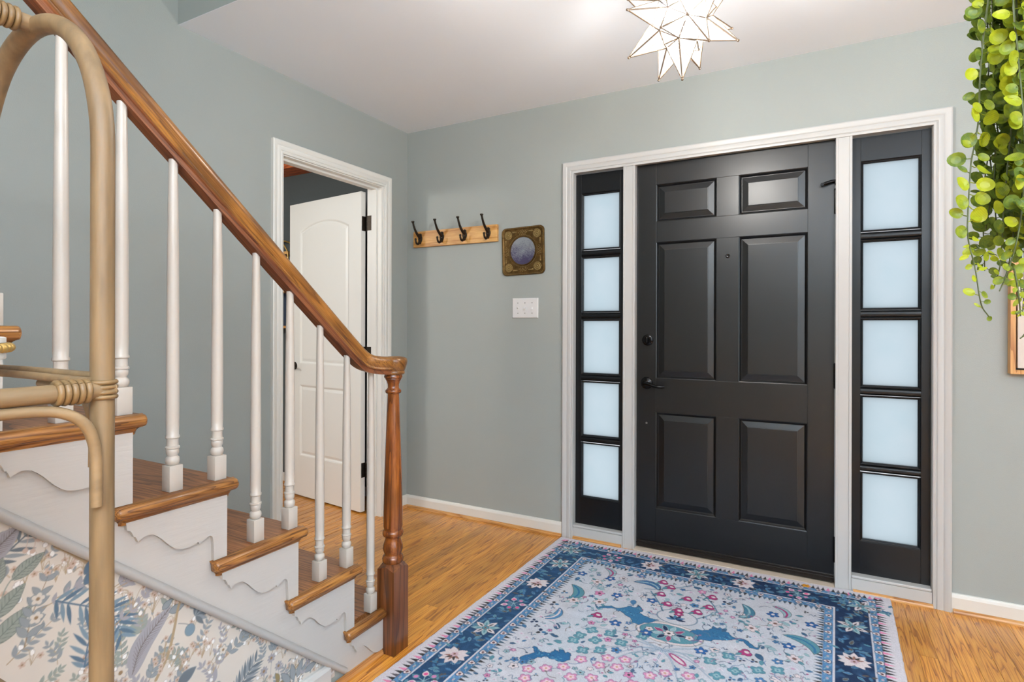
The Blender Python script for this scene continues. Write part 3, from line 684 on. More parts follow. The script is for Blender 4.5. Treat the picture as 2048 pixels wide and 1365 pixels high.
# newel
nx, ny = 1.006, -1.326
m = MB(); h = 0.0385
m.loft([[(nx + a * h, ny + c_ * h * 1.04, z) for a, c_ in ((-1, -1), (0, -1), (1, -1), (1, 0), (1, 1), (0, 1), (-1, 1), (-1, 0))] for z in (0.0,)] +
       [[(nx + a * h, ny + c_ * h * 1.04, 0.298 + (0.014 if a == 0 or c_ == 0 else 0.0)) for a, c_ in ((-1, -1), (0, -1), (1, -1), (1, 0), (1, 1), (0, 1), (-1, 1), (-1, 0))]] +
       [[(nx + a * h * 0.62, ny + c_ * h * 0.62, 0.322) for a, c_ in ((-1, -1), (0, -1.3), (1, -1), (1.3, 0), (1, 1), (0, 1.3), (-1, 1), (-1.3, 0))]])
nw = obj('newel_post', m, M['newel_base'], rail)
npf = [(0.026, 0.312), (0.031, 0.317), (0.0375, 0.324), (0.0385, 0.333), (0.036, 0.342), (0.031, 0.346), (0.030, 0.350), (0.033, 0.357), (0.0365, 0.368), (0.0350, 0.382), (0.030, 0.396), (0.0270, 0.406), (0.029, 0.412), (0.0355, 0.416), (0.0380, 0.424), (0.0365, 0.433), (0.032, 0.437), (0.0325, 0.441), (0.0345, 0.450), (0.0343, 0.50), (0.0325, 0.60), (0.0275, 0.75), (0.0230, 0.87), (0.0208, 0.928), (0.0212, 0.931), (0.0275, 0.934), (0.0292, 0.939), (0.0280, 0.945), (0.0235, 0.948), (0.0200, 0.953), (0.0205, 0.965), (0.0245, 0.977), (0.0300, 0.985), (0.0290, 0.988), (0.0330, 0.990), (0.0335, 0.996), (0.0305, 1.0005), (0.0305, 1.004)]
tag(obj('newel_shaft', MB().lathe(npf, (nx, ny, 0), 28), M['newel'], nw, 50), 'golden-brown turned shaft')
# handrail sweep
sec = [(0.0, 0.0), (0.018, 0.0), (0.0185, 0.013), (0.0235, 0.016), (0.0255, 0.020), (0.0235, 0.0245), (0.0262, 0.028), (0.0300, 0.036), (0.0312, 0.045), (0.0290, 0.053), (0.0220, 0.0595), (0.0120, 0.0628), (0.0, 0.0635)]
full = sec + [(-a, c_) for a, c_ in sec[-2:0:-1]]
path = []
ys = list(np.linspace(-3.2, -1.62, 12)) + list(np.linspace(-1.60, -1.335, 22))
for y in ys:
    s = min(1, max(0, (y + 1.47) / 0.125)); s = s * s * (3 - 2 * s)
    path.append(Vector((0.966 + 0.040 * s, y, rail_z(y))))
rings = []
for i, p in enumerate(path):
    a = path[max(0, i - 1)]; c_ = path[min(len(path) - 1, i + 1)]; tt = (c_ - a).normalized()
    sd = tt.cross(Vector((0, 0, 1))).normalized(); up = sd.cross(tt)
    rings.append([p + sd * u + up * v for u, v in full])
hr = MB(); n = len(full); vs = [q for r_ in rings for q in r_]; fs = []; mi = []
for i in range(len(rings) - 1):
    for j in range(n):
        k2 = (j + 1) % n; fs.append((i * n + j, i * n + k2, (i + 1) * n + k2, (i + 1) * n + j))
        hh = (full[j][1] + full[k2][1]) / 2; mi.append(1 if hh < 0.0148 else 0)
fs += [tuple(range(n))[::-1], tuple((len(rings) - 1) * n + j for j in range(n))]; mi += [0, 0]
hr.v = [tuple(v) for v in vs]; hr.f = fs; hr.mi = mi
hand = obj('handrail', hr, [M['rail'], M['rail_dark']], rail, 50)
obj('rail_cap', MB().lathe([(0.0001, 1.0005), (0.036, 1.001), (0.0385, 1.004), (0.0395, 1.010), (0.0375, 1.014), (0.040, 1.018), (0.0435, 1.028), (0.0475, 1.040), (0.0490, 1.050), (0.0470, 1.058), (0.040, 1.0635), (0.020, 1.0665), (0.0001, 1.067)], (nx, ny + 0.003, 0), 30), M['rail'], hand, 50)

# ------------------------------------------------------------------ painted canvases (flat print): rug and wallpaper
def srgb(c): return np.array(lin(c)[:3])
class Paint:
    def __init__(s, x0, y0, w, h, res, base):
        s.x0, s.y0, s.res = x0, y0, res
        s.nx, s.ny = int(round(w / res)) + 1, int(round(h / res)) + 1
        s.a = np.ones((s.ny, s.nx, 3)) * srgb(base)
        s.X, s.Y = np.meshgrid(x0 + np.arange(s.nx) * res, y0 + np.arange(s.ny) * res)
    def win(s, xa, xb, ya, yb):
        i0 = max(0, int((xa - s.x0) / s.res) - 1); i1 = min(s.nx, int((xb - s.x0) / s.res) + 3)
        j0 = max(0, int((ya - s.y0) / s.res) - 1); j1 = min(s.ny, int((yb - s.y0) / s.res) + 3)
        if i1 <= i0 or j1 <= j0: return None
        return (slice(j0, j1), slice(i0, i1))
    def put(s, w, sd, col):   # sd signed distance, negative inside
        k = np.clip(0.5 - sd / s.res, 0, 1)[..., None]
        s.a[w] = s.a[w] * (1 - k) + (srgb(col) if len(col) == 3 and not isinstance(col, np.ndarray) else col) * k
    def ell(s, cx, cy, a, b, rot, col, ol=None, ow=0.003):
        r = max(a, b) + 0.01; w = s.win(cx - r, cx + r, cy - r, cy + r)
        if w is None: return
        x = s.X[w] - cx; y = s.Y[w] - cy; c, n = math.cos(rot), math.sin(rot)
        u = (x * c + y * n); v = (-x * n + y * c)
        q = np.sqrt((u / a) ** 2 + (v / b) ** 2) + 1e-9
        sd = (q - 1) * min(a, b)
        if ol: s.put(w, sd - ow, ol)
        s.put(w, sd, col)
    def leaf(s, cx, cy, L, Wd, rot, col, ol=None, ow=0.002, vein=None):
        """pointed leaf, base at (cx,cy), growing along rot"""
        r = L + 0.01; w = s.win(cx - r, cx + r, cy - r, cy + r)
        if w is None: return
        x = s.X[w] - cx; y = s.Y[w] - cy; c, n = math.cos(rot), math.sin(rot)
        u = (x * c + y * n) / L; v = (-x * n + y * c)
        half = np.where((u > 0) & (u < 1), Wd / 2 * np.sin(np.pi * np.clip(u, 0, 1) ** 0.8) ** 0.9, -np.minimum(np.abs(u), np.abs(u - 1)) * L)
        sd = np.abs(v) - half
        if ol: s.put(w, sd - ow, ol)
        s.put(w, sd, col)
        if vein:
            inside = sd < -0.0003
            d = np.minimum(np.abs(v) - 0.0007, np.abs(((u * L * 1.0 - np.abs(v) * 0.9) / (L / 9)) % 1 - 0.5) * (L / 9) - 0.0006)
            d = np.where(inside & (u < 0.93), d, 1); s.put(w, d, vein)
    def flower(s, cx, cy, r, n, col, cen, ol=None, rot=0.0, depth=0.35):
        w = s.win(cx - r * 1.2, cx + r * 1.2, cy - r * 1.2, cy + r * 1.2)
        if w is None: return
        x = s.X[w] - cx; y = s.Y[w] - cy; d = np.hypot(x, y); t = np.arctan2(y, x)
        rad = r * (1 - depth + depth * np.abs(np.cos(n * (t - rot) / 2)))
        if ol: s.put(w, d - rad - 0.0025, ol)
        s.put(w, d - rad, col)
        if cen: s.put(w, d - r * 0.3, cen)
    def stroke(s, pts, wd, col):
        P = catmull(pts)
        if isinstance(wd, (int, float)): wd = (wd, wd)
        m = max(wd); w = s.win(P[:, 0].min() - m, P[:, 0].max() + m, P[:, 1].min() - m, P[:, 1].max() + m)
        if w is None: return
        X, Y = s.X[w], s.Y[w]; sd = np.full(X.shape, 9.0); n = len(P) - 1
        for i in range(n):
            a, b_ = P[i], P[i + 1]; d = b_ - a; L2 = d @ d + 1e-12
            h = np.clip(((X - a[0]) * d[0] + (Y - a[1]) * d[1]) / L2, 0, 1)
            sd = np.minimum(sd, np.hypot(X - a[0] - h * d[0], Y - a[1] - h * d[1]) - (wd[0] + (wd[1] - wd[0]) * (i + h) / n) / 2)
        s.put(w, sd, col)
    def poly(s, pts, col, ol=None, ow=0.0025):
        p = np.array(pts); w = s.win(p[:, 0].min() - 0.01, p[:, 0].max() + 0.01, p[:, 1].min() - 0.01, p[:, 1].max() + 0.01)
        if w is None: return
        X, Y = s.X[w], s.Y[w]; ins = np.zeros(X.shape, bool); sd = np.full(X.shape, 9.0)
        for i in range(len(p)):
            a, b_ = p[i], p[(i + 1) % len(p)]; d = b_ - a
            h = np.clip(((X - a[0]) * d[0] + (Y - a[1]) * d[1]) / (d @ d + 1e-12), 0, 1)
            sd = np.minimum(sd, np.hypot(X - a[0] - h * d[0], Y - a[1] - h * d[1]))
            cnd = ((a[1] > Y) != (b_[1] > Y)); xi = a[0] + (Y - a[1]) / (d[1] + 1e-12) * d[0]; ins ^= cnd & (X < xi)
        sd = np.where(ins, -sd, sd)
        if ol: s.put(w, sd - ow, ol)
        s.put(w, sd, col)
def catmull(pts, k=7):
    p = [np.array(q, float) for q in pts]
    if len(p) < 3: return np.array(p)
    p = [2 * p[0] - p[1]] + p + [2 * p[-1] - p[-2]]; out = []
    for i in range(1, len(p) - 2):
        for j in range(k):
            t = j / k
            out.append(0.5 * (2 * p[i] + (p[i + 1] - p[i - 1]) * t + (2 * p[i - 1] - 5 * p[i] + 4 * p[i + 1] - p[i + 2]) * t * t + (3 * p[i] - p[i - 1] - 3 * p[i + 1] + p[i + 2]) * t ** 3))
    out.append(p[-2]); return np.array(out)
def smoothnoise(ny, nx, cell, seed):
    r = np.random.default_rng(seed); g = r.random((int(ny / cell) + 3, int(nx / cell) + 3))
    yy = np.arange(ny) / cell; xx = np.arange(nx) / cell; i = yy.astype(int); j = xx.astype(int)
    fy = (yy - i)[:, None]; fx = (xx - j)[None]
    fy = fy * fy * (3 - 2 * fy); fx = fx * fx * (3 - 2 * fx)
    return g[np.ix_(i, j)] * (1 - fy) * (1 - fx) + g[np.ix_(i + 1, j)] * fy * (1 - fx) + g[np.ix_(i, j + 1)] * (1 - fy) * fx + g[np.ix_(i + 1, j + 1)] * fy * fx
def grid_mesh(name, co, nx, ny, colors, attr, mat, keep=None):
    idx = np.arange(nx * ny).reshape(ny, nx)
    q = np.stack([idx[:-1, :-1], idx[:-1, 1:], idx[1:, 1:], idx[1:, :-1]], -1).reshape(-1, 4)
    if keep is not None: q = q[keep]
    used = np.unique(q); remap = np.full(nx * ny, -1); remap[used] = np.arange(len(used))
    q = remap[q].astype(np.int32); co = co.reshape(-1, 3)[used]; colors = colors.reshape(-1, 3)[used]
    me = bpy.data.meshes.new(name); me.vertices.add(len(co)); me.vertices.foreach_set('co', co.astype(np.float32).ravel())
    me.loops.add(q.size); me.loops.foreach_set('vertex_index', q.ravel())
    me.polygons.add(len(q)); me.polygons.foreach_set('loop_start', np.arange(0, q.size, 4, dtype=np.int32))
    me.polygons.foreach_set('use_smooth', np.ones(len(q), bool))
    me.update(calc_edges=True)
    ca = me.color_attributes.new(attr, 'FLOAT_COLOR', 'POINT')
    ca.data.foreach_set('color', np.concatenate([colors, np.ones((len(colors), 1))], 1).astype(np.float32).ravel())
    me.materials.append(mat); return me

# ---- wallpaper (y, z) on the wall under the stairs
CREAM, SAGE, SAGED, GB, GBD, BLUE, BLUED, LIL, LILD, TAN, TAND, WHT, PK, OL = (200, 191, 181), (138, 144, 136), (100, 106, 103), (134, 139, 142), (100, 107, 113), (114, 132, 144), (84, 104, 121), (150, 146, 150), (108, 97, 95), (158, 136, 108), (136, 111, 84), (226, 224, 222), (184, 161, 147), (138, 122, 86)
wp = Paint(-2.62, 0.03, 1.04, 0.90, 0.0016, CREAM)
def sprig(x, y, x2, y2, n, L, col, vein=None, stem=TAN, bend=0.02, wd=0.0022, wr=0.42):
    mx, my = (x + x2) / 2 + bend, (y + y2) / 2; P = catmull([(x, y), (mx, my), (x2, y2)], 10)
    wp.stroke([(x, y), (mx, my), (x2, y2)], (wd, wd * 0.6), stem); a = math.atan2(y2 - y, x2 - x)
    for i in range(n):
        p = P[int((i + 1) / (n + 0.3) * (len(P) - 1))]
        for s_ in (1, -1): wp.leaf(p[0], p[1], L * (1 - 0.35 * i / n), L * wr * (1 - 0.3 * i / n), a + s_ * 0.85, col, vein, 0.0008)
    wp.leaf(x2, y2, L * 0.7, L * 0.3, a, col)
def blossoms(cx, cy, n, rad, sd):
    r = random.Random(sd)
    for i in range(n):
        x, y = cx + r.uniform(-rad, rad), cy + r.uniform(-rad, rad)
        wp.stroke([(cx, cy - rad), ((cx + x) / 2 + 0.004, (cy + y) / 2), (x, y)], 0.0012, TAN)
        k = r.random()
        if k < 0.40: wp.flower(x, y, 0.0068, 5, PK, TAND, None, r.random() * 6)
        elif k < 0.8:
            wp.leaf(x, y, 0.012, 0.009, r.uniform(0.6, 2.5), WHT, LILD, 0.0006)
        else: wp.leaf(x, y, 0.014, 0.006, r.random() * 6, GB)
def feather(x, y, x2, y2, wd, col, vein, bend=0.0):
    n = 16; mx, my = (x + x2) / 2 + bend, (y + y2) / 2; P = catmull([(x, y), (mx, my), (x2, y2)], 10)
    for i in range(len(P)):
        t = i / (len(P) - 1); h = wd * math.sin(PI * min(1, t * 0.92 + 0.06)) ** 0.7; wp.ell(P[i][0], P[i][1], h / 2 + 0.001, h / 2 + 0.001, 0, col)
    wp.stroke([(x, y), (mx, my), (x2, y2)], 0.002, vein); L = math.hypot(x2 - x, y2 - y)
    for i in range(1, len(P) - 1):
        t = i / (len(P) - 1); d = P[i + 1] - P[i]; a = math.atan2(d[1], d[0]); h = wd * math.sin(PI * t) * 0.5
        for s_ in (0.75, -0.75): wp.stroke([P[i], P[i] + h * np.array([math.cos(a + s_), math.sin(a + s_)])], (0.0016, 0.0006), vein)
def plume(x, y, x2, y2, n, L, col, dk, bend=0.0):
    mx, my = (x + x2) / 2 + bend, (y + y2) / 2; P = catmull([(x, y), (mx, my), (x2, y2)], 10)
    for i in range(n):
        p = P[int(i / (n - 1) * (len(P) - 2))]; d = P[int(i / (n - 1) * (len(P) - 2)) + 1] - p; a = math.atan2(d[1], d[0])
        l = L * (0.55 + 0.45 * math.sin(PI * (i + 1) / (n + 1)))
        for s_ in (1, -1): wp.leaf(p[0], p[1], l, 0.0085, a + s_ * (0.95 - 0.3 * i / n), col if (i + (s_ > 0)) % 2 else dk, None)
    wp.stroke([(x, y), (mx, my), (x2, y2)], (0.004, 0.0015), dk)
_r = random.Random(31)
for i in range(120):
    x, y = _r.uniform(-2.6, -1.6), _r.uniform(0.03, 0.85)
    if y < capz(x) + 0.02:
        a_ = _r.uniform(0.2, 2.7); l_ = _r.uniform(0.06, 0.10)
        sprig(x, y, x + l_ * math.cos(a_), y + l_ * math.sin(a_), 6, _r.uniform(0.020, 0.028), _r.choice([LIL, GB, GB, SAGE]), _r.choice([None, GBD]), TAN, _r.uniform(-0.02, 0.02), 0.0022)
_r = random.Random(3)
for i in range(330):   # filler sprigs first
    x, y = _r.uniform(-2.6, -1.6), _r.uniform(0.05, 0.85)
    if y < capz(x) + 0.02:
        if i % 3: blossoms(x, y, 4, 0.020, i)
        else: a_ = _r.uniform(0.3, 2.6); sprig(x, y, x + 0.05 * math.cos(a_), y + 0.05 * math.sin(a_), 4, 0.019, _r.choice([LIL, GB, GB, SAGE]), None, TAN, 0.006, 0.0016)
plume(-2.45, 0.72, -2.35, 0.80, 9, 0.05, GB, GBD)
feather(-2.500, 0.70, -2.418, 0.775, 0.045, LIL, LILD)
for a in ((-2.425, 0.677, 0.064, 0.027, 0.60), (-2.455, 0.612, 0.072, 0.030, 0.78), (-2.458, 0.562, 0.085, 0.034, 0.68), (-2.452, 0.672, 0.055, 0.022, 1.35), (-2.47, 0.52, 0.06, 0.026, 1.9)):
    wp.leaf(a[0], a[1], a[2], a[3], a[4], SAGE, SAGED, 0.0012, SAGED)
wp.stroke([(-2.455, 0.50), (-2.462, 0.56), (-2.448, 0.62), (-2.432, 0.67), (-2.40, 0.70)], (0.0035, 0.002), SAGE)
for bx, by in ((-2.404, 0.727), (-2.392, 0.722), (-2.382, 0.742)):
    wp.stroke([(-2.40, 0.77), (bx + 0.004, by + 0.02), (bx, by)], 0.0014, PK); wp.ell(bx, by, 0.005, 0.005, 0, PK)
sprig(-2.405, 0.535, -2.366, 0.660, 6, 0.032, GB, GBD, TAND, -0.006)
for x, y in ((-2.383, 0.622), (-2.386, 0.585)): wp.flower(x, y, 0.012, 5, CREAM, TAND, GB)
sprig(-2.375, 0.60, -2.31, 0.625, 5, 0.020, LIL, None)
blossoms(-2.335, 0.687, 9, 0.032, 5); blossoms(-2.300, 0.665, 7, 0.025, 8)
wp.stroke([(-2.352, 0.720), (-2.32, 0.690), (-2.286, 0.650), (-2.272, 0.60)], (0.011, 0.006), TAN)
plume(-2.352, 0.605, -2.225, 0.470, 15, 0.062, BLUE, BLUED, 0.035)
plume(-2.30, 0.44, -2.262, 0.545, 8, 0.05, BLUE, BLUED, -0.01)
for y in (0.640, 0.618): wp.leaf(-2.300, y, 0.045, 0.018, 0.9, BLUED, GBD)
sprig(-2.235, 0.585, -2.178, 0.60, 4, 0.022, LIL, None); blossoms(-2.205, 0.555, 10, 0.035, 21)
sprig(-2.246, 0.500, -2.165, 0.565, 6, 0.020, LIL, None); blossoms(-2.158, 0.525, 8, 0.03, 23)
feather(-2.203, 0.372, -2.118, 0.488, 0.046, LIL, LILD, -0.020)
wp.leaf(-2.118, 0.478, 0.036, 0.018, 0.1, GB, GBD); wp.leaf(-2.135, 0.492, 0.028, 0.014, 0.6, GB, GBD)
wp.stroke([(-2.150, 0.33), (-2.122, 0.375), (-2.107, 0.43), (-2.098, 0.475), (-2.09, 0.50)], (0.008, 0.006), TAN)
for dx_ in (0.0, 0.022, 0.044): blossoms(-2.135 + dx_, 0.395 - dx_, 8, 0.03, 30 + int(dx_ * 100))
wp.ell(-2.067, 0.411, 0.0125, 0.0145, 0.2, BLUE, GBD, 0.001); wp.stroke([(-2.096, 0.44), (-2.08, 0.432), (-2.068, 0.424)], 0.0016, GBD)
for k in range(7): wp.leaf(-2.052, 0.438, 0.036, 0.012, 1.6 - k * 0.42, GB if k % 2 else GBD, None)
sprig(-2.060, 0.345, -2.010, 0.425, 6, 0.022, GB, None, TAN, 0.004); blossoms(-2.035, 0.355, 10, 0.03, 41)
sprig(-2.010, 0.30, -1.985, 0.38, 4, 0.020, LIL, None); sprig(-1.975, 0.29, -1.905, 0.345, 6, 0.026, GB, GBD); wp.flower(-1.976, 0.315, 0.012, 5, CREAM, TAND, GB)
plume(-1.950, 0.17, -1.875, 0.235, 10, 0.05, GB, GBD); wp.leaf(-2.097, 0.29, 0.05, 0.028, 0.4, GBD, GB)
for x, y in ((-2.228, 0.389), (-2.215, 0.345)): wp.flower(x, y, 0.016, 7, CREAM, TAND, LIL)
for x, y in ((-1.850, 0.19), (-1.825, 0.215), (-1.800, 0.18)):
    wp.flower(x, y, 0.014, 8, LIL, TAND, None); wp.stroke([(x, y - 0.012), (x - 0.004, y - 0.06)], 0.0014, GB)
wp.stroke([(-1.79, 0.06), (-1.775, 0.10), (-1.745, 0.135), (-1.72, 0.15)], (0.010, 0.004), TAN)
for k in range(8): wp.leaf(-1.815 + 0.008 * k, 0.115 + 0.012 * (k % 3), 0.026, 0.013, 0.4 + k * 0.8, OL, LILD, 0.0008)
for k in range(5): wp.leaf(-1.76 + 0.014 * k, 0.11, 0.05, 0.018, 2.2 - 0.5 * k, GB, GBD)
sprig(-1.73, 0.10, -1.70, 0.155, 4, 0.018, LIL, None); feather(-1.875, 0.06, -1.845, 0.15, 0.03, LIL, LILD)
wp.a *= (0.985 + 0.03 * smoothnoise(wp.ny, wp.nx, 12, 4))[..., None]
co = np.stack([np.full(wp.X.shape, XS - 0.0072), wp.X, wp.Y], -1)
zc = 0.866 * (-1.509 - wp.X[:-1, :-1]) - 0.004
keep = (wp.Y[1:, 1:] < zc + 0.002).ravel()
wpm = printed('floral_wallpaper_print', 'print', 0.7)
link('wallpaper', grid_mesh('wallpaper', co, wp.nx, wp.ny, wp.a, 'print', wpm, keep), wall_under)

# ---- rug
RW, RL, RES = 1.535, 2.40, 0.0025
FINE = 1.80
LILAC, NAVY, NAVY2, MID, TEAL, PALT, PINK, PINKD, CRM, DRK = (197, 197, 204), (34, 52, 82), (56, 92, 128), (72, 116, 154), (88, 138, 152), (146, 176, 184), (204, 128, 168), (160, 58, 112), (216, 204, 206), (58, 56, 58)
rp = Paint(0, 0, RW, FINE, RES, LILAC)
X, Y = rp.X, rp.Y
T = np.minimum(np.minimum(X, RW - X), Y)   # distance to the outer edge (far, left, right)
n1 = smoothnoise(rp.ny, rp.nx, 7, 1); n2 = smoothnoise(rp.ny, rp.nx, 16, 2); n3 = smoothnoise(rp.ny, rp.nx, 60, 5)
base = rp.a * (0.90 + 0.16 * n2)[..., None]
mid = srgb((186, 198, 212)); k = np.clip((n3 - 0.5) * 1.4, 0, 0.4)[..., None]; base = base * (1 - k) + mid * k
def band(lo, hi, col):
    k = (np.clip((T - lo) / RES, 0, 1) * np.clip((hi - T) / RES, 0, 1))[..., None]
    global base
    base = base * (1 - k) + col * k
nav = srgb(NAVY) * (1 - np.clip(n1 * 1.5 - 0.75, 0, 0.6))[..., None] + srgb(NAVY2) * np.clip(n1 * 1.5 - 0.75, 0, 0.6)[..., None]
lf = np.clip((0.9 - X) / 1.2, 0, 0.6)[..., None] * 0.6; nav = nav * (1 - lf) + srgb((54, 98, 136)) * lf  # bluish light falling on the left side, painted into the navy
gcol = srgb(MID) * (1 - n2)[..., None] * 0.9 + srgb((96, 140, 186)) * n2[..., None]
band(0.000, 0.060, srgb((214, 208, 214)) * np.ones_like(base)); band(0.056, 0.086, gcol); band(0.086, 0.0895, srgb(CRM) * np.ones_like(base))
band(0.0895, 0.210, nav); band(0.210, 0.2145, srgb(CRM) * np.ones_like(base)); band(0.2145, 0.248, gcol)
rp.a = base
def edge(side, s, t):  # point at s along an edge, t from it; returns x, y, inward angle
    if side == 0: return s, t, PI / 2
    if side == 1: return t, s, 0.0
    return RW - t, s, PI
for side, s0, s1 in ((0, 0.03, RW - 0.03), (1, 0.03, FINE), (2, 0.03, FINE)):
    n = int((s1 - s0) / 0.0195); j = 0
    for i in range(n):
        s = s0 + (i + 0.5) * (s1 - s0) / n
        tri = []
        for ds, t in ((-0.0088, 0.060), (0.0088, 0.060), (0.001, 0.027)):
            x, y, _ = edge(side, s + ds, t); tri.append((x, y))
        c = (PINK, DRK, (96, 90, 96), DRK)[i % 4] if i % 4 else ((222, 132, 168))
        rp.poly(tri, c)
        if 0.25 < s < (RW - 0.25 if side == 0 else 9):
            tri = []
            for ds, t in ((-0.0085, 0.247), (0.0085, 0.247), (0.0, 0.274)):
                x, y, _ = edge(side, s + ds, t); tri.append((x, y))
            rp.poly(tri, (DRK, (84, 112, 140), (70, 90, 104))[i % 3])
    for lo, ok in ((0.071, 0.05), (0.231, 0.22)):
        n = int((s1 - s0) / 0.036)
        for i in range(n):
            s = s0 + (i + 0.5) * (s1 - s0) / n
            if s < ok or (side == 0 and s > RW - ok): continue
            x, y, a = edge(side, s, lo)
            x2, y2, _ = edge(side, s + 0.018, lo + 0.010); x3, y3, _ = edge(side, s - 0.018, lo - 0.010); rp.stroke([(x2, y2), (x, y), (x3, y3)], 0.0022, PALT)
            if i % 2: rp.flower(x, y, 0.0125, 3, CRM, None, DRK, a); rp.ell(x, y, 0.005, 0.006, a, (104, 62, 60))
            else: rp.leaf(x - 0.010 * math.cos(a + 1.57), y - 0.010 * math.sin(a + 1.57), 0.020, 0.010, a + 1.57, PALT, DRK, 0.001); rp.ell(x, y, 0.003, 0.003, 0, PINK)
def palmette(x, y, a, sc=1.0, col=CRM):
    for k_ in range(9): b_ = a + (k_ - 4) * 0.62; rp.leaf(x, y, 0.055 * sc * (1 - 0.05 * abs(k_ - 4)), 0.026 * sc, b_, col, None)
    for k_ in range(5): b_ = a + (k_ - 2) * 0.6; rp.leaf(x + 0.006 * math.cos(a), y + 0.006 * math.sin(a), 0.030 * sc, 0.010 * sc, b_, DRK if k_ % 2 else (150, 110, 100), None)
    rp.flower(x, y, 0.014 * sc, 5, (200, 170, 180), (120, 80, 60))
def pinkspray(x, y, a, sc=1.0):
    for k_ in range(7):
        b_ = a + PI * 2 * k_ / 7; ex_, ey_ = x + 0.040 * sc * math.cos(b_), y + 0.040 * sc * math.sin(b_)
        rp.stroke([(x, y), (ex_, ey_)], 0.003, PALT)
        rp.leaf(ex_ - 0.014 * math.cos(b_), ey_ - 0.014 * math.sin(b_), 0.034 * sc, 0.024 * sc, b_, CRM if k_ % 2 else TEAL, DRK, 0.0012)
        rp.ell(ex_, ey_, 0.0085 * sc, 0.0085 * sc, 0, PINK if k_ % 3 else (222, 92, 142))
def tealflower(x, y, a, sc=1.0):
    for k_ in range(8):
        b_ = a + PI * 2 * (k_ + 0.5) / 8; rp.leaf(x + 0.008 * math.cos(b_), y + 0.008 * math.sin(b_), 0.052 * sc, 0.022 * sc, b_, PALT if k_ % 2 else CRM, DRK, 0.0012)
        rp.leaf(x + 0.016 * math.cos(b_), y + 0.016 * math.sin(b_), 0.026 * sc, 0.008 * sc, b_, TEAL if k_ % 2 else DRK)
    rp.flower(x, y, 0.014 * sc, 6, TEAL, (130, 80, 70), DRK)
def fillband(side, s, seed):
    r = random.Random(seed)
    for k_ in range(11):
        x, y, a = edge(side, s + r.uniform(-0.06, 0.06), r.uniform(0.100, 0.200))
        rp.leaf(x, y, r.uniform(0.02, 0.034), 0.011, r.random() * 6.28, r.choice([MID, (64, 104, 140), (74, 118, 146), (88, 132, 148), (92, 84, 80)]), r.choice([None, None, PALT]), 0.001)
seqs = {0: [(0.127, tealflower), (0.344, pinkspray), (0.553, palmette), (0.762, tealflower), (0.971, palmette), (1.182, pinkspray), (1.420, tealflower)],
        1: [(0.335, tealflower), (0.575, palmette), (0.80, pinkspray), (1.02, tealflower), (1.225, palmette), (1.40, pinkspray), (1.62, tealflower)],
        2: [(0.355, tealflower), (0.622, palmette), (0.86, pinkspray), (1.08, tealflower), (1.30, palmette), (1.52, pinkspray)]}
for side, L_ in seqs.items():
    for j in range(22): fillband(side, 0.10 + j * 0.08, side * 50 + j)
    for s, fn in L_:
        x, y, a = edge(side, s, 0.150)
        fn(x, y, a + PI / 2, 1.12 if fn is palmette else 0.95)
# field motifs (coordinates read off the photograph; s follows the rug's slight skew)
def F(x, y): return x + 0.046 * y, y
placed = []
def mark(x, y, r): placed.append((x, y, r))
LINE = (108, 136, 160)
for pts in ([(0.755, 0.275), (0.70, 0.335), (0.62, 0.39), (0.57, 0.41)], [(0.755, 0.275), (0.80, 0.33), (0.86, 0.42), (0.885, 0.48)], [(0.60, 0.42), (0.65, 0.50), (0.69, 0.58)], [(0.885, 0.48), (0.84, 0.55), (0.80, 0.60)]):
    rp.stroke([F(*p) for p in pts], 0.006, LINE); rp.stroke([F(*p) for p in pts], 0.002, (70, 120, 140))
for i in range(9):     # sprays fanning from the foot of the medallion
    a = -2.75 + i * 0.69 / 1.0
for ex_, ey_ in ((0.44, 0.83), (0.50, 0.90), (0.46, 1.02), (0.56, 1.06), (0.66, 1.02), (0.74, 1.07), (0.84, 1.05), (0.95, 0.98), (1.05, 0.90), (1.02, 0.78), (0.60, 0.96), (0.90, 0.92)):
    mx_, my_ = (0.745 + ex_) / 2, (0.86 + ey_) / 2 - 0.035
    rp.stroke([F(0.745, 0.855), F(mx_, my_), F(ex_, ey_)], (0.008, 0.0035), LINE)
    rp.stroke([F(0.745, 0.855), F(mx_, my_), F(ex_, ey_)], (0.003, 0.0012), (196, 200, 212))
def medallion():
    x, y = F(0.743, 0.735)
    rp.ell(x, y, 0.122, 0.074, 0, CRM, (130, 128, 120), 0.003); rp.ell(x, y, 0.108, 0.060, 0, TEAL, (70, 104, 120), 0.002)
    for k_ in range(9):
        a = 2 * PI * k_ / 9; rp.leaf(x + 0.025 * math.cos(a), y + 0.018 * math.sin(a), 0.040, 0.018, a, (NAVY, PALT, (150, 70, 110))[k_ % 3], CRM, 0.001)
    rp.flower(x, y, 0.022, 6, CRM, DRK, DRK)
    for s_ in (-1, 1): rp.flower(x + s_ * 0.075, y, 0.016, 5, CRM, (150, 120, 90), NAVY)
    x, y = F(0.747, 0.600); rp.ell(x, y, 0.075, 0.055, 0, LILAC, (110, 130, 150), 0.004)
    for k_ in range(6): a = PI + PI * k_ / 5 - 0.0; rp.leaf(x, y + 0.02, 0.040, 0.016, a, NAVY if k_ % 2 else MID, None)
    rp.flower(x, y - 0.030, 0.018, 5, PINKD, CRM, DRK)
    mark(0.743, 0.735, 0.135); mark(0.747, 0.60, 0.085)
medallion()
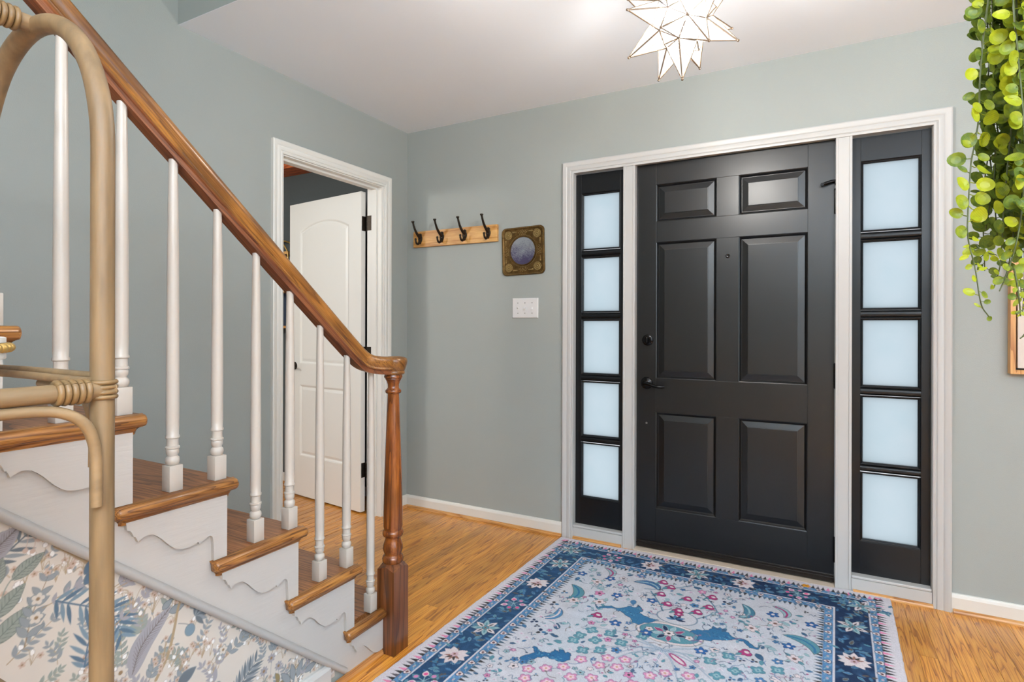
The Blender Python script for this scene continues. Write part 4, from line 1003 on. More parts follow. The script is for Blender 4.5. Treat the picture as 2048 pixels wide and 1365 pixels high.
A1 = [(0.419, 0.641), (0.438, 0.667), (0.457, 0.646), (0.481, 0.631), (0.512, 0.639), (0.535, 0.622), (0.556, 0.596), (0.575, 0.602), (0.59, 0.579), (0.615, 0.606), (0.601, 0.635), (0.624, 0.646), (0.661, 0.657), (0.684, 0.659), (0.661, 0.686), (0.633, 0.707), (0.625, 0.729), (0.599, 0.717), (0.582, 0.69), (0.557, 0.673), (0.531, 0.656), (0.499, 0.644), (0.462, 0.662), (0.443, 0.68)]
A2 = [(0.813, 0.684), (0.833, 0.654), (0.852, 0.658), (0.879, 0.631), (0.884, 0.603), (0.901, 0.613), (0.911, 0.598), (0.925, 0.614), (0.945, 0.63), (0.959, 0.649), (0.988, 0.648), (1.011, 0.649), (1.03, 0.676), (1.048, 0.686), (1.063, 0.663), (1.049, 0.699), (1.026, 0.699), (1.001, 0.663), (0.967, 0.667), (0.94, 0.687), (0.911, 0.695), (0.891, 0.718), (0.861, 0.721), (0.844, 0.742), (0.846, 0.7)]
A3 = [(0.311, 1.14), (0.328, 1.154), (0.327, 1.165), (0.352, 1.158), (0.35, 1.126), (0.367, 1.106), (0.384, 1.086), (0.405, 1.092), (0.43, 1.091), (0.455, 1.089), (0.467, 1.066), (0.464, 1.04), (0.45, 1.03), (0.441, 1.04), (0.421, 1.021), (0.413, 1.019), (0.423, 1.043), (0.397, 1.033), (0.398, 1.044), (0.393, 1.064), (0.365, 1.073), (0.328, 1.05), (0.324, 1.058), (0.344, 1.083), (0.332, 1.101)]
A4 = [(1.43 - x, y + 0.03) for x, y in A3]
for A_, c in ((A1, (58, 112, 150)), (A2, (54, 108, 148)), (A3, (48, 102, 144)), (A4, (52, 104, 144))):
    q_ = []
    for i in range(len(A_)):
        (ax, ay), (bx, by) = A_[i], A_[(i + 1) % len(A_)]; k_ = max(1, int(math.hypot(bx - ax, by - ay) / 0.008))
        q_ += [F(ax + (bx - ax) * j_ / k_ + RNG.uniform(-.0035, .0035), ay + (by - ay) * j_ / k_ + RNG.uniform(-.0035, .0035)) for j_ in range(k_)]
    rp.poly(q_, CRM, None); rp.poly(q_, c, (40, 58, 84), 0.0022)
    cx_ = sum(p[0] for p in A_) / len(A_); cy_ = sum(p[1] for p in A_) / len(A_)
    for q in range(26): rp.ell(*F(cx_ + RNG.uniform(-.055, .055), cy_ + RNG.uniform(-.016, .016)), 0.0042, 0.0026, RNG.uniform(0, 3), [(92, 148, 172), (72, 122, 156), (44, 84, 122)][q % 3])
    for q in (-1, 0, 1): mark(cx_ + q * 0.055, cy_ + (0.02 if A_ is A1 or A_ is A2 else 0.0) * q, 0.05)
def boteh(x, y, L, rot, flip, col, inner):   # curved leaf
    c, n = math.cos(rot), math.sin(rot); x, y = F(x, y); o = []; q = []
    for i in range(13):
        t = i / 12; a = t * 2.1; px, py = math.sin(a) * 0.55, (1 - math.cos(a)) * 0.45
        w_ = 0.16 * math.sin(PI * t) ** 0.7
        nx_, ny_ = -math.sin(a), math.cos(a)
        o.append((px + nx_ * w_, py + ny_ * w_)); q.append((px - nx_ * w_ * 0.7, py - ny_ * w_ * 0.7))
    pts = [(x + L * (flip * a * c - b_ * n), y + L * (flip * a * n + b_ * c)) for a, b_ in o + q[::-1]]
    rp.poly(pts, col, DRK, 0.002)
    mid_ = [(x + L * (flip * (a1 + a2) / 2 * c - (b1 + b2) / 2 * n), y + L * (flip * (a1 + a2) / 2 * n + (b1 + b2) / 2 * c)) for (a1, b1), (a2, b2) in zip(o[1:-1:2], q[1:-1:2])]
    rp.stroke(mid_, 0.008, inner)
for a in ((0.268, 0.520, 0.17, 0.35, 1, TEAL, (54, 110, 150)), (0.510, 0.365, 0.15, -0.7, 1, (60, 104, 150), PALT), (0.97, 0.36, 0.15, 0.6, 1, (70, 120, 140), PALT), (1.13, 0.545, 0.17, -0.25, 1, TEAL, (54, 110, 150)),
          (0.345, 0.280, 0.12, 0.1, 1, PALT, PINKD), (1.085, 0.318, 0.12, 0.1, 1, PALT, PINKD), (0.30, 0.745, 0.13, 0.9, 1, (80, 130, 170), CRM)):
    boteh(*a); mark(a[0] + 0.05, a[1] + 0.02, 0.06)
x, y = F(0.805, 0.893); rp.ell(x, y, 0.044, 0.014, 0.65, PINKD, None); rp.ell(x, y, 0.033, 0.0075, 0.65, CRM); mark(0.81, 0.90, 0.04)
for (x, y) in ((0.67, 0.344), (0.756, 0.422), (0.849, 0.358), (0.688, 0.505), (0.849, 0.456), (0.456, 0.731), (0.741, 0.545), (0.812, 0.521), (1.013, 0.739), (0.645, 0.43), (0.63, 0.31)):
    X_, Y_ = F(x, y); rp.flower(X_, Y_, 0.023, 3, PINKD, None, DRK, 0.5); rp.ell(X_ + 0.004, Y_ - 0.005, 0.009, 0.007, 0.4, CRM); rp.leaf(X_ - 0.012, Y_ + 0.006, 0.030, 0.012, 2.2, TEAL, DRK, 0.001); mark(x, y, 0.03)
for (x, y) in ((0.364, 1.183), (0.416, 1.152), (0.465, 1.116), (0.572, 1.052), (0.629, 1.034), (0.508, 1.157), (0.572, 1.13), (0.376, 1.234), (0.783, 0.992), (0.856, 0.971), (0.741, 1.029), (0.504, 1.048), (0.584, 0.996), (0.642, 0.978), (0.90, 1.03), (0.97, 1.0), (1.02, 0.96), (0.45, 1.22), (0.55, 1.21), (0.64, 1.13), (0.70, 1.10), (0.80, 1.10), (0.87, 1.12)):
    X_, Y_ = F(x, y); rp.flower(X_, Y_, 0.022, 5, (200, 134, 168), None, (126, 110, 140), x * 40); rp.flower(X_, Y_, 0.014, 5, (222, 194, 204), (190, 150, 110), None, x * 20); mark(x, y, 0.026)
for (x, y) in ((0.437, 0.945), (0.447, 0.902), (0.475, 0.848), (0.545, 0.839), (0.509, 0.909), (0.49, 0.992), (0.546, 0.963), (0.908, 0.849), (0.962, 0.788), (0.992, 0.871), (0.94, 0.928), (1.06, 0.83), (1.12, 0.80), (0.60, 0.88), (0.66, 0.80)):
    X_, Y_ = F(x, y); rp.flower(X_, Y_, 0.024, 4, TEAL, None, (74, 110, 130), x * 30, 0.45); rp.flower(X_, Y_, 0.012, 4, PALT, (60, 110, 140), None, x * 30); mark(x, y, 0.027)
for (x, y) in ((0.269, 0.392), (0.405, 0.383), (0.479, 0.528), (0.625, 0.505), (1.227, 0.413), (1.089, 0.396), (0.54, 0.755), (0.665, 0.77), (0.87, 0.80), (1.15, 0.62)):
    X_, Y_ = F(x, y); rp.flower(X_, Y_, 0.023, 5, (44, 92, 148), CRM, (40, 56, 90), x * 50, 0.5); mark(x, y, 0.026)
for (x, y) in ((0.361, 0.444), (0.327, 0.655), (1.17, 0.699), (0.43, 0.62), (1.10, 0.47), (1.02, 0.55)):
    X_, Y_ = F(x, y); rp.flower(X_, Y_, 0.026, 6, (214, 200, 204), (120, 90, 84), DRK, x * 70, 0.4)
    for k_ in range(4): rp.leaf(X_ + 0.018 * math.cos(k_ * 1.57 + 0.7), Y_ + 0.018 * math.sin(k_ * 1.57 + 0.7), 0.024, 0.012, k_ * 1.57 + 0.7, PALT if k_ % 2 else TEAL, DRK, 0.001)
    mark(x, y, 0.04)
_r = random.Random(9); tries = 0
while tries < 13000:
    tries += 1; X_, Y_ = _r.uniform(0.285, RW - 0.285), _r.uniform(0.285, 1.75); x, y = X_ - 0.046 * Y_, Y_
    rr = _r.choice([0.009, 0.011, 0.014, 0.018, 0.022])
    if any((x - a) ** 2 + (y - b_) ** 2 < (rr + c + 0.0015) ** 2 for a, b_, c in placed): continue
    mark(x, y, rr); k = _r.random()
    if k < 0.28: rp.leaf(X_ - rr * 0.9, Y_, rr * 2.2, rr * 1.1, _r.random() * 6.28, _r.choice([TEAL, PALT, MID, (60, 92, 120)]), (84, 96, 116), 0.001)
    elif k < 0.5: rp.flower(X_, Y_, rr, 5, _r.choice([PALT, (70, 116, 160), CRM, PINK]), _r.choice([CRM, DRK]), (80, 92, 116), _r.random() * 6, 0.45)
    elif k < 0.72: rp.stroke([(X_ - rr, Y_), (X_ - rr * 0.3, Y_ - rr * 0.7), (X_ + rr * 0.3, Y_ + rr * 0.5), (X_ + rr, Y_ - rr * 0.2)], 0.0032, _r.choice([(74, 90, 120), (110, 124, 146), (100, 140, 156)])); rp.ell(X_ + rr, Y_ - rr * 0.2, 0.004, 0.003, 0, _r.choice([PINKD, NAVY, TEAL]))
    elif k < 0.86:
        for q in range(3): rp.ell(X_ + rr * 0.55 * math.cos(q * 2.1), Y_ + rr * 0.55 * math.sin(q * 2.1), rr * 0.42, rr * 0.34, q * 2.1, _r.choice([NAVY, (60, 110, 150), DRK]))
    else: rp.stroke([(X_ - rr, Y_ + rr * 0.4), (X_, Y_ - rr * 0.6), (X_ + rr, Y_ + rr * 0.4)], 0.004, (214, 206, 216)); rp.ell(X_, Y_, rr * 0.3, rr * 0.3, 0, (196, 160, 186))
for i in range(420):   # fine scattered outline work between the motifs
    X_, Y_ = _r.uniform(0.29, RW - 0.29), _r.uniform(0.29, 1.75); x, y = X_ - 0.046 * Y_, Y_
    if any((x - a) ** 2 + (y - b_) ** 2 < (0.55 * c) ** 2 for a, b_, c in placed): continue
    a = _r.random() * 6.28; l = _r.uniform(0.010, 0.024); c = _r.choice([(70, 84, 108), (98, 116, 140), (86, 128, 146), (150, 110, 140), (120, 112, 112), (64, 104, 150)])
    rp.stroke([(X_ - l * math.cos(a), Y_ - l * math.sin(a)), (X_ + l * 0.4 * math.sin(a), Y_ - l * 0.4 * math.cos(a)), (X_ + l * math.cos(a), Y_ + l * math.sin(a))], (0.0034, 0.0022), c)
    if i % 3 == 0: rp.ell(X_ + l * math.cos(a), Y_ + l * math.sin(a), 0.006, 0.004, a, c)
rp.flower(1.212, 0.046, 0.019, 6, (224, 156, 44), (196, 120, 30))
rp.a *= (0.88 + 0.24 * RNG.random((rp.ny, rp.nx)))[..., None]
th = R(1.2); O = np.array([1.113, -0.038]); ex = np.array([math.cos(th), math.sin(th)]); ey = np.array([-0.025, -1.0])
hz = 0.0085 + 0.0012 * RNG.random(X.shape) + 0.0018 * smoothnoise(rp.ny, rp.nx, 10, 8)
wob = 0.0022 * (smoothnoise(rp.ny, rp.nx, 9, 21) - 0.5)
eg = np.clip(T / 0.004, 0, 1); hz = hz * (0.25 + 0.75 * eg)
PX_ = O[0] + (X + np.where(T < 0.02, wob, 0)) * ex[0] + Y * ey[0]; PY_ = O[1] + X * ex[1] + Y * ey[1]
rugm = printed('tufted_rug_pile', 'print', 0.95, 0.5, 900, 0.0)
rug = link('area_rug', grid_mesh('area_rug', np.stack([PX_, PY_, hz], -1), rp.nx, rp.ny, rp.a, 'print', rugm))
tag(rug, 'navy-bordered floral area rug with lilac field before the front door', 'rug')
tx = np.linspace(0, RW, 40); ty = np.linspace(FINE, RL, 14); GX, GY = np.meshgrid(tx, ty)
co = np.stack([O[0] + GX * ex[0] + GY * ey[0], O[1] + GX * ex[1] + GY * ey[1], np.full(GX.shape, 0.0095)], -1)
TT = np.minimum(np.minimum(GX, RW - GX), RL - GY)
cc = np.where((TT < 0.21)[..., None], srgb(NAVY), srgb(LILAC))
link('rug_end', grid_mesh('rug_end', co, 40, 14, cc, 'print', rugm), rug)

# ------------------------------------------------------------------ star pendant
STAR_W = Vector((0.40491414, -0.92127264, -2.19405172))
rq = Quaternion(STAR_W.normalized(), STAR_W.length)
LSQ, LTR, RV = 0.1840, 0.1040, 0.0886
st = thing('star_pendant', 'lit white glass star pendant with brass seams hanging before the front door', 'lamp', STAR_C)
sv = 1 + math.sqrt(2); nrm = math.sqrt(2 + sv * sv)
def star_dirs():
    for a in (-1, 0, 1):
        for b_ in (-1, 0, 1):
            for c in (-1, 0, 1):
                if a or b_ or c: yield Vector((a, b_, c))
allv = [Vector(p) for p in {tuple(s_ * q for s_, q in zip(sg, pm)) for pm in ((1, 1, sv), (1, sv, 1), (sv, 1, 1)) for sg in [(i, j, k) for i in (1, -1) for j in (1, -1) for k in (1, -1)]}]
for d in star_dirs():
    kk = sum(1 for q in d if q); nn = 4 if kk < 3 else 3
    dn = d.normalized(); bs = sorted(allv, key=lambda v: -v.normalized().dot(dn))[:nn]
    u = dn.orthogonal().normalized(); w = dn.cross(u); bs.sort(key=lambda v: math.atan2(v.dot(w), v.dot(u)))
    bpts = [rq @ (v / nrm * RV) for v in bs]; tip = rq @ (dn * (LTR if kk == 3 else LSQ))
    g = MB(); g.add([tip] + bpts, [(0, i + 1, (i + 1) % nn + 1) for i in range(nn)])
    go = link('glass_point', g.mesh('glass_point', M['star']), st, (0, 0, 0))
    s_ = MB()
    for i in range(nn):
        s_.tube([bpts[i], tip], 0.0021, 6); s_.tube([bpts[i], bpts[(i + 1) % nn]], 0.0017, 6)
    s_.sphere(tip, 0.0042 if kk < 3 else 0.0028, 8, 5)
    for q in bpts: s_.sphere(q, 0.0031, 6, 4)
    link('came', s_.mesh('came', M['came'], 50), go, (0, 0, 0))
topz = H - STAR_C.z
link('stem', MB().tube([(0, 0, 0.15), (0, 0, topz)], 0.005, 10).mesh('stem', M['came'], 50), st, (0, 0, 0))
link('canopy', MB().lathe([(0.0001, topz - 0.030), (0.02, topz - 0.028), (0.055, topz - 0.012), (0.060, topz - 0.001), (0.0001, topz - 0.001)], (0, 0, 0), 24).mesh('canopy', M['came'], 40), st, (0, 0, 0))
link('bulb_shield', MB().lathe([(0.0001, 0.030), (0.072, 0.030), (0.073, 0.033), (0.030, 0.050), (0.012, 0.075), (0.006, 0.15), (0.0001, 0.15)], (0, 0, 0), 24).mesh('bulb_shield', M['plate'], 40), st, (0, 0, 0))  # added disc over the bulb, keeps its hot spot off the ceiling

# ------------------------------------------------------------------ coat rack
t = thing('coat_rack', 'pine board coat rack with four dark double hooks on the grey wall', 'coat rack', (0.37, 0, 1.735))
obj('board', MB().box(0.068, 0.690, -0.022, -0.0005, 1.684, 1.7855, 0.002), M['pine'], t)
hk = MB(); Q = lambda pts, r: hk.tube(pts, r, 9)
shield = [(0.0, 0.034), (0.008, 0.031), (0.012, 0.024), (0.011, 0.016), (0.015, 0.008), (0.016, -0.004), (0.013, -0.016), (0.009, -0.022), (0.006, -0.032), (0.0, -0.036)]
sh = [(a, z) for a, z in shield] + [(-a, z) for a, z in shield[-2:0:-1]]
hk.loft([[(a, -0.0, z) for a, z in sh], [(a, -0.004, z) for a, z in sh], [(a * 0.6, -0.007, z * 0.75) for a, z in sh]])
Q([(0, -0.004, 0.006), (0, -0.020, 0.014), (0, -0.040, 0.030), (0, -0.058, 0.052), (0, -0.070, 0.074), (0, -0.077, 0.092)], [0.0095, 0.009, 0.008, 0.007, 0.0062, 0.006])
hk.lathe([(0.0045, 0.088), (0.009, 0.092), (0.0105, 0.096), (0.009, 0.100), (0.0001, 0.1015)], (0, -0.078, 0), 12)
Q([(0, -0.004, -0.010), (0, -0.014, -0.030), (0, -0.028, -0.038), (0, -0.042, -0.034), (0, -0.049, -0.022), (0, -0.050, -0.012)], [0.0085, 0.008, 0.0072, 0.0064, 0.0058, 0.0056])
hk.sphere((0, -0.050, -0.010), 0.0075, 10, 6)
hm = hk.mesh('hook', M['bronze'], 50)
for x in (0.125, 0.293, 0.463, 0.631): link('hook', hm, t, (x - 0.37, -0.022, 1.738 - 1.735))

# ------------------------------------------------------------------ embossed brass mirror
t = thing('wall_mirror', 'small square embossed brass mirror with a round foxed glass', 'mirror', (0.857, 0, 1.618), (0, R(-1.3), 0))
def rr(hw, hh, r, n=6):
    p = []
    for cx, cz, a0 in ((hw - r, hh - r, 0), (-hw + r, hh - r, 90), (-hw + r, -hh + r, 180), (hw - r, -hh + r, 270)):
        for k in range(n + 1): a = R(a0 + 90 * k / n); p.append((cx + r * math.cos(a), cz + r * math.sin(a)))
    out = []
    for i, a in enumerate(p):
        b_ = p[(i + 1) % len(p)]; d = math.hypot(b_[0] - a[0], b_[1] - a[1]); k = max(1, int(d / 0.012)); k = k if d > 0.05 else 1
        out += [(a[0] + (b_[0] - a[0]) * q / k, a[1] + (b_[1] - a[1]) * q / k) for q in range(k)]
    return out
A_ = [(rr(0.138, 0.140, 0.028), -0.001), (rr(0.138, 0.140, 0.028), -0.010), (rr(0.135, 0.137, 0.026), -0.0135), (rr(0.128, 0.130, 0.024), -0.0135), (rr(0.124, 0.126, 0.022), -0.0105)]
m = MB(); m.loft([[(a, y, z) for a, z in p] for p, y in A_], True, False)
n = len(A_[0][0]); circ = []
for i, (a, z) in enumerate(A_[-1][0]): g = math.atan2(z, a); circ.append((0.088 * math.cos(g), -0.0105, 0.088 * math.sin(g)))
last = [(a, -0.0105, z) for a, z in A_[-1][0]]
m.loft([last, circ, [(x * 0.98, -0.017, z * 0.98) for x, y, z in circ], [(x * 0.93, -0.0175, z * 0.93) for x, y, z in circ], [(x * 0.90, -0.010, z * 0.90) for x, y, z in circ]], True, False)
m.loft([[(a, -0.001, z) for a, z in A_[0][0]], [(a * 0.5, -0.001, z * 0.5) for a, z in A_[0][0]]], True, False)
obj_ = link('frame', m.mesh('frame', M['brass'], 40), t, (0, 0, 0))
m = MB(); m.lathe([(0.080, -0.008), (0.080, -0.011), (0.0001, -0.0115)], (0, 0, 0), 40, 'Y'); link('glass', m.mesh('glass', M['mirror'], 40), t, (0, 0, 0))
def rosette(cx, cz, r, n, a0=0, a1=360):
    m = MB()
    for k in range(n):
        a = R(a0 + (a1 - a0) * k / n); 
        for q in (0.45, 0.8):
            m.sphere((cx + r * q * math.cos(a), -0.0125, cz + r * q * math.sin(a)), r * 0.20, 6, 4, (1, 0.5, 1))
        m.tube([(cx + r * 0.2 * math.cos(a), -0.0125, cz + r * 0.2 * math.sin(a)), (cx + r * math.cos(a + 0.25), -0.012, cz + r * math.sin(a + 0.25))], r * 0.06, 4)
    m.sphere((cx, -0.0125, cz), r * 0.25, 8, 5, (1, 0.6, 1)); return m
for sx in (1, -1):
    for sz in (1, -1):
        link('rosette', rosette(sx * 0.093, sz * 0.095, 0.026, 14).mesh('rosette', M['brass_hi'], 60), t, (0, 0, 0))
        for q in (1, -1):
            m = MB()
            for k in range(4):
                bx, bz = (sx * (0.062 - 0.008 * k), sz * 0.112) if q > 0 else (sx * 0.112, sz * (0.062 - 0.008 * k)); m.sphere((bx, -0.0115, bz), 0.0055 - 0.0008 * k, 6, 4, (1, 0.6, 1))
            link('leaf_relief', m.mesh('leaf_relief', M['brass_hi'], 60), t, (0, 0, 0))
for cx, cz in ((0, 0.106), (0, -0.106), (0.106, 0), (-0.106, 0)):
    m = MB()
    for k in range(22):
        a = 2.399 * k; q = 0.0048 * math.sqrt(k); x, z = cx + q * math.cos(a) * (1.25 if cz else 0.75), cz + q * math.sin(a) * (0.75 if cz else 1.25)
        m.sphere((x, -0.0115, z), 0.0028, 6, 4, (1, 0.7, 1))
    link('berry_relief', m.mesh('berry_relief', M['brass_hi'], 60), t, (0, 0, 0))
m = MB(); per = rr(0.1315, 0.1335, 0.025, 5)
def along(p, step):
    out = []; P = [Vector(q) for q in p] + [Vector(p[0])]; acc = 0
    for a, b_ in zip(P[:-1], P[1:]):
        L = (b_ - a).length
        while acc < L: out.append(a + (b_ - a) * (acc / L)); acc += step
        acc -= L
    return out
for q in along(per, 0.0064): m.sphere((q.x, -0.0140, q.y), 0.0023, 5, 3)
for k in range(76): a = 2 * PI * k / 76; m.sphere((0.092 * math.cos(a), -0.0120, 0.092 * math.sin(a)), 0.0026, 5, 3)
tag(link('beading', m.mesh('beading', M['brass_hi'], 60), t, (0, 0, 0)), kind='stuff')

# ------------------------------------------------------------------ switch plate
t = thing('light_switch', 'white triple toggle switch plate beside the front door casing', 'switch', (0.870, 0, 1.285))
cx, cz = 0.870, 1.2845
m = MB(); rgq = lambda d, y: [(cx + a * (0.0835 - d), y, cz + c * (0.058 - d)) for a, c in ((-1, -1), (1, -1), (1, 1), (-1, 1))]
rects(m, [rgq(0, 0), rgq(0, -0.003), rgq(0.002, -0.0055), rgq(0.005, -0.0065)])
obj('plate', m, M['plate'], t)
for i, up in ((-1, 1), (0, -1), (1, -1)):
    x = cx + i * 0.046
    m = MB(); m.box(x - 0.0055, x + 0.0055, -0.0075, -0.006, cz - 0.012, cz + 0.012, 0.0005)
    m.loft([[(x + a * 0.0045, -0.006, cz + c * 0.006) for a, c in ((-1, -1), (1, -1), (1, 1), (-1, 1))], [(x + a * 0.0038, -0.017, cz + up * 0.007 + c * 0.004) for a, c in ((-1, -1), (1, -1), (1, 1), (-1, 1))]])
    obj('toggle', m, M['plate'], t)
    for s_ in (1, -1):
        m = MB(); m.lathe([(0.0035, -0.006), (0.003, -0.0075), (0.0001, -0.008)], (x, 0, cz + s_ * 0.030), 8, 'Y'); obj('screw', m, M['steel'], t)

# ------------------------------------------------------------------ framed canvas at the right
t = thing('framed_picture', 'pale canvas in a golden wood floater frame behind the hanging plant', 'picture', (3.30, 0, 1.2))
x0, x1, z0, z1 = 3.0365, 3.60, 0.995, 1.437
m = MB(); o = lambda d, y: [(x0 + d, y, z0 + d), (x1 - d, y, z0 + d), (x1 - d, y, z1 - d), (x0 + d, y, z1 - d)]
m.loft([o(0, -0.001), o(0, -0.040), o(0.016, -0.040), o(0.016, -0.004)], True, False)
obj('frame', m, M['frame_wood'], t)
obj('backing', MB().box(x0 + 0.015, x1 - 0.015, -0.006, -0.001, z0 + 0.015, z1 - 0.015), M['frame_black'], t)
obj('canvas', MB().box(x0 + 0.023, x1 - 0.023, -0.034, -0.006, z0 + 0.023, z1 - 0.023, 0.002), M['canvas'], t)

# ------------------------------------------------------------------ rattan shelf
t = thing('rattan_shelf', 'pale rattan shelf with arched ends standing at the side of the staircase', 'shelf', (1.39, -2.9, 0))
ya, yb2 = -2.552, -3.26; xf, RX, RZ, ZS = 1.568, 0.176, 0.196, 1.402; xc = xf - RX; PR = 0.0131
for y in (ya, yb2):
    m = MB(); pts = [(xf, y, 0.0), (xf, y, 0.3), (xf, y, 0.7), (xf, y, 1.0), (xf, y, 1.25), (xf, y, ZS)] + [(xc + RX * math.cos(PI * k / 40), y, ZS + RZ * math.sin(PI * k / 40)) for k in range(1, 40)] + [(xc - RX, y, ZS), (xc - RX, y, 1.0), (xc - RX, y, 0.5), (xc - RX, y, 0.0)]
    rad = [PR * (1 + 0.012 * math.sin(i * 0.9)) for i in range(len(pts))]
    obj('arched_frame', m.tube(pts, rad, 18), M['rattan'], t, 60)
def wrap(name, c, axis, r, n, w=0.0036, tilt=0.0):
    m = MB(); ax = Vector(axis).normalized(); u = ax.orthogonal().normalized(); v = ax.cross(u); c = Vector(c)
    for i in range(n):
        pts = [c + ax * ((i - (n - 1) / 2) * w * 2.05 + tilt * 0.001 * math.cos(2 * PI * k / 32)) + (u * math.cos(2 * PI * k / 32) + v * math.sin(2 * PI * k / 32)) * (r + w * 0.35) for k in range(33)]
        m.tube(pts, w, 10)
    return obj(name, m, M['binding'], t, 60)
for zr in (1.0955, 0.62, 0.14):
    for x in (xf + 0.004, xc - RX - 0.004):
        if zr == 1.0955 or x > 1.3 or True:
            obj('rail', MB().tube([(x, ya + 0.010, zr), (x, ya - 0.2, zr - 0.001), (x, (ya + yb2) / 2, zr - 0.002), (x, yb2 - 0.010, zr)], [0.0110, 0.0114, 0.0112, 0.011], 14), M['rattan_y'], t, 60)
    for y in (ya, yb2):
        for dy_, dz_ in ((0.000, 0.016), (-0.014, 0.011)):
            obj('side_rail', MB().tube([(xf, y + dy_, zr + dz_), (xc, y + dy_, zr + dz_ + 0.001), (xc - RX, y + dy_, zr + dz_)], 0.0052, 10), M['rattan_y'], t, 60)
    obj('shelf_board', MB().box(xc - RX + 0.01, xf - 0.012, yb2 + 0.02, ya - 0.10, zr + 0.002, zr + 0.0095, 0.001), M['rattan_y'], t)
    # curved braces below the front rail and below the side rails, at the near end
    for x in (xf + 0.016,):
        b0 = [(x, ya - 0.014, zr - 0.142), (x, ya - 0.014, zr - 0.10), (x, ya - 0.016, zr - 0.068), (x, ya - 0.026, zr - 0.040), (x - 0.004, ya - 0.046, zr - 0.024), (x - 0.008, ya - 0.075, zr - 0.0185), (x - 0.008, ya - 0.13, zr - 0.0180), (x - 0.008, ya - 0.22, zr - 0.0180)]
        obj('brace', MB().tube([tuple(q) for q in catmull(b0, 5)], 0.0066, 12), M['rattan_y'], t, 60)
    b0 = [(xf - 0.020, ya, zr - 0.10), (xf - 0.020, ya, zr - 0.065), (xf - 0.028, ya, zr - 0.030), (xf - 0.050, ya, zr - 0.010), (xf - 0.09, ya, zr - 0.002), (xf - 0.16, ya, zr)]
    obj('brace', MB().tube([tuple(q) for q in catmull(b0, 5)], 0.0062, 12), M['rattan_y'], t, 60)
    wrap('binding', (xf + 0.004, ya - 0.036, zr), (0, 1, 0), 0.0112, 5)
    m = MB()
    for i in range(4):
        zz = zr + (i - 1.5) * 0.0062
        m.tube([(xf + math.cos(q) * (PR + 0.001), ya + math.sin(q) * (PR + 0.001), zz) for q in np.linspace(-PI, PI, 33)], 0.0030, 8)
    obj('binding', m, M['binding'], t, 60)
obj('top_rod', MB().tube([(xc, ya + 0.008, ZS + RZ + 0.001), (xc, (ya + yb2) / 2, ZS + RZ), (xc, yb2 - 0.008, ZS + RZ)], 0.0118, 14), M['rattan_y'], t, 60)
wrap('binding', (xc, ya - 0.040, ZS + RZ + 0.001), (0, 1, 0), 0.0118, 5)

# beaded pedestal tray on the rattan shelf
t = thing('pedestal_tray', 'white round pedestal tray with a gold beaded rim on the rattan shelf', 'tray', (1.350, -2.68, 1.106))
px, py = 1.350, -2.680
RT_ = 0.104
obj('base', MB().lathe([(0.0001, 1.1055), (0.055, 1.1055), (0.055, 1.112), (0.030, 1.118), (0.028, 1.130), (RT_ - 0.001, 1.1305), (RT_, 1.132), (RT_, 1.1395), (0.0001, 1.1395)], (px, py, 0), 48), M['slab_white'], t, 40)
obj('top', MB().lathe([(0.0001, 1.1525), (RT_ - 0.001, 1.1525), (RT_, 1.153), (RT_, 1.1595), (RT_ - 0.002, 1.1605), (0.0001, 1.1605)], (px, py, 0), 48), M['slab_white'], t, 40)
bm_ = MB().sphere((0, 0, 0), 0.0066, 10, 8, (1, 1, 1)).mesh('bead', M['gold'], 60)
for k in range(52):
    a = 2 * PI * k / 52; link('bead', bm_, t, (px + (RT_ + 0.003) * math.cos(a) - 1.350, py + (RT_ + 0.003) * math.sin(a) + 2.68, 1.146 - 1.106))

# ------------------------------------------------------------------ hanging plant
FWv = Vector((-0.47447, 0.88027, 0)); RTv = Vector((0.88027, 0.47447, 0))   # local axes of the plant's spread, chosen on site
PC = Vector((2.700, -1.690, 0))
t = thing('hanging_plant', 'trailing green plant with round coin leaves hanging beside the front door', 'plant', (PC.x, PC.y, 1.80))
obj('pot', MB().lathe([(0.0001, 1.775), (0.055, 1.775), (0.075, 1.80), (0.092, 1.87), (0.095, 1.905), (0.089, 1.905), (0.085, 1.88), (0.0001, 1.88)], (PC.x, PC.y, 0), 32), M['pot'], t, 40)
m = MB()
for k in range(3): a = 2.094 * k; m.tube([(PC.x + 0.092 * math.cos(a), PC.y + 0.092 * math.sin(a), 1.90), (PC.x, PC.y, 2.25)], 0.002, 6)
m.tube([(PC.x, PC.y, 2.24), (PC.x, PC.y, H)], 0.0025, 6)
obj('cord', m, M['cord'], t)
def leaf_mesh(L, Wd, cup, seed):
    r = random.Random(seed); m = MB(); n = 14; ring = []; inner = []
    for k in range(n):
        a = 2 * PI * k / n; x = L / 2 - L / 2 * math.cos(a); y = Wd / 2 * math.sin(a) * (1 + 0.08 * math.cos(a))
        rr_ = (math.hypot(x - L / 2, y) / (L / 2)); ring.append((x, y, cup * rr_ * rr_ + 0.03 * L * math.sin(2 * a + seed)))
        inner.append((L / 2 + (x - L / 2) * 0.55, y * 0.55, cup * 0.30))
    m.loft([ring, inner], True, False); m.add([(L * 0.5, 0, 0)] + inner, [(0, i + 1, (i + 1) % n + 1) for i in range(n)])
    m.tube([(-0.008, 0, -0.001), (0.0, 0, 0.0), (0.002, 0, cup)], 0.0008, 5)
    return m
LV = [leaf_mesh(0.0262, 0.024, 0.0045, s_).mesh('leaf', [M['leaf']], 180) for s_ in (1, 2, 3)] + [leaf_mesh(0.021, 0.0165, 0.003, s_).mesh('leaf', [M['leaf']], 180) for s_ in (4, 5)] + [leaf_mesh(0.021, 0.0095, 0.003, 6).mesh('leaf', [M['leaf']], 180)]
